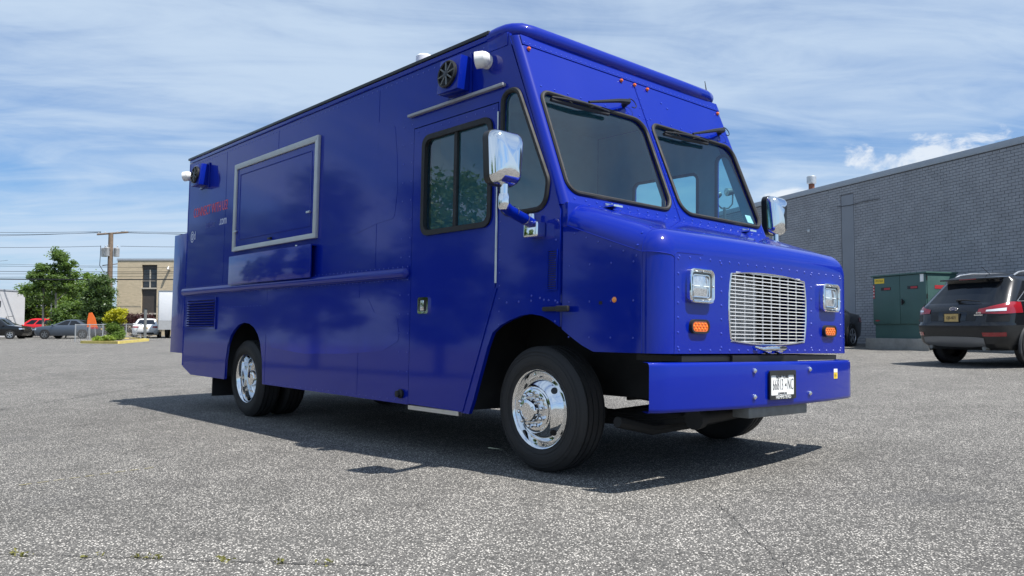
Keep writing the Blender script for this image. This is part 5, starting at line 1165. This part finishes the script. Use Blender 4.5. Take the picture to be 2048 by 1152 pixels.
# wires: (start along RT, z, end along RT, z, depth shift, radius)
P0 = Vector((-74.16, 15.91, 0))
def wire(t0, z0, t1, z1, sag, r, dd=0., lab='', dd1=None):
    pts = []; dd1 = dd if dd1 is None else dd1
    for k in range(17):
        f = k/16; p = P0+RT*(t0+(t1-t0)*f)+FD*(dd+(dd1-dd)*f); p.z = z0+(z1-z0)*f-4*sag*f*(1-f); pts.append(tuple(p))
    mb = MB(); mb.tube(pts, r, 5, caps=False); o = mb.build('power_line', 'black'); tag(o, lab, 'power line', 'overhead wires around the utility pole')
wl = 'thin dark overhead wire strung past the wooden utility pole'
for z0, zp, z1, r in ((9.95, 9.68, 10.1, .018), (9.55, 9.58, 9.8, .018), (9.2, 9.62, 9.45, .016), (8.5, 8.35, 8.8, .018)):
    wire(-26, z0+.15, -.9, zp, .25, r, 0, wl); wire(.9, zp, 30, z1+.3, .35, r, 0, wl)
for z0, z1, r, dd in ((6.75, 6.3, .014, -3.), (6.15, 6.0, .02, -3.5), (5.9, 6.1, .014, -2.), (5.45, 5.75, .014, -4), (7.4, 6.7, .012, 3)):
    wire(-26, z0, 24, z1, .30, r, dd, wl)
wire(-26, 5.2, 26, 5.0, .25, .045, -8., 'thick black overhead cable crossing the tan office building')
wire(-26, 5.0, -8, 6.9, .05, .012, -2., wl)
sp_ = empty('street_pole', (-80.5, 12.6, gz(-80.5, 12.6))); tag(sp_, 'thin grey pole beside the white block', 'pole')
mb = MB(); mb.cyl((0, 0, 0), (0, 0, 5.0), .06, .05, 8); mb.build('shaft', 'pole_grey', sp_); mb = MB(); mb.sphere((0, 0, 5.02), .07, 8, 6); mb.build('cap', 'pole_grey', sp_)
# ------------------------------------------------------------------ cracks, faded paint, weeds
mat('crack', (.028, .028, .028), .95); mat('faded_yellow', (.24, .21, .10), .9, var=.3, vscale=20)
def strip(name, pts, wd, m, lift=.004):
    mb = MB(); rows = []
    for i, (x, y) in enumerate(pts):
        a = Vector(pts[max(0, i-1)]); b = Vector(pts[min(len(pts)-1, i+1)]); d = b-a; n = Vector((-d.y, d.x)).normalized()*wd*random.uniform(.4, 1.2)*.5
        rows.append([(x-n.x, y-n.y, gz(x-n.x, y-n.y)+lift), (x+n.x, y+n.y, gz(x+n.x, y+n.y)+lift)])
    mb.grid(rows); o = mb.build(name, m); tag(o, kind='structure'); return o
def wander(p, q, n, amp):
    return [(p[0]+(q[0]-p[0])*i/n+random.uniform(-amp, amp), p[1]+(q[1]-p[1])*i/n+random.uniform(-amp, amp)) for i in range(n+1)]
ck = wander((-.6, -4.35), (1.05, -2.95), 46, .012); strip('crack', ck, .007, 'crack')
strip('crack', wander((1.3, -1.0), (2.6, -2.2), 60, .01), .004, 'crack', .0035)
strip('crack', wander((-7.2, -3.4), (-11.5, .8), 50, .04), .02, 'crack'); strip('crack', wander((-15, -3.5), (-12.0, 1.5), 60, .05), .03, 'crack')
for i in range(9):
    f = i/9; a = (-2.06-.04*f, -3.72+.86*f); strip('faded_line', wander(a, (a[0]-.003, a[1]+.065), 5, .006), .016, 'faded_yellow')
P = []
for i in range(150):
    k = random.choice([3, 4, 9, 10, 11, 17, 18, 22, 23, 24, 30, 31, 36, 40]); x, y = ck[k]; x += random.gauss(0, .012); y += random.gauss(0, .012); P.append((x, y, gz(x, y)+random.uniform(.003, .018)))
leafmat('leaf_weed', (.13, .14, .03), (.30, .28, .09))
o = leaf_mesh('weeds', np.array(P), .011, 'leaf_weed', None); tag(o, 'small yellow-green weeds sprouting along a crack', 'weeds', kind='stuff')
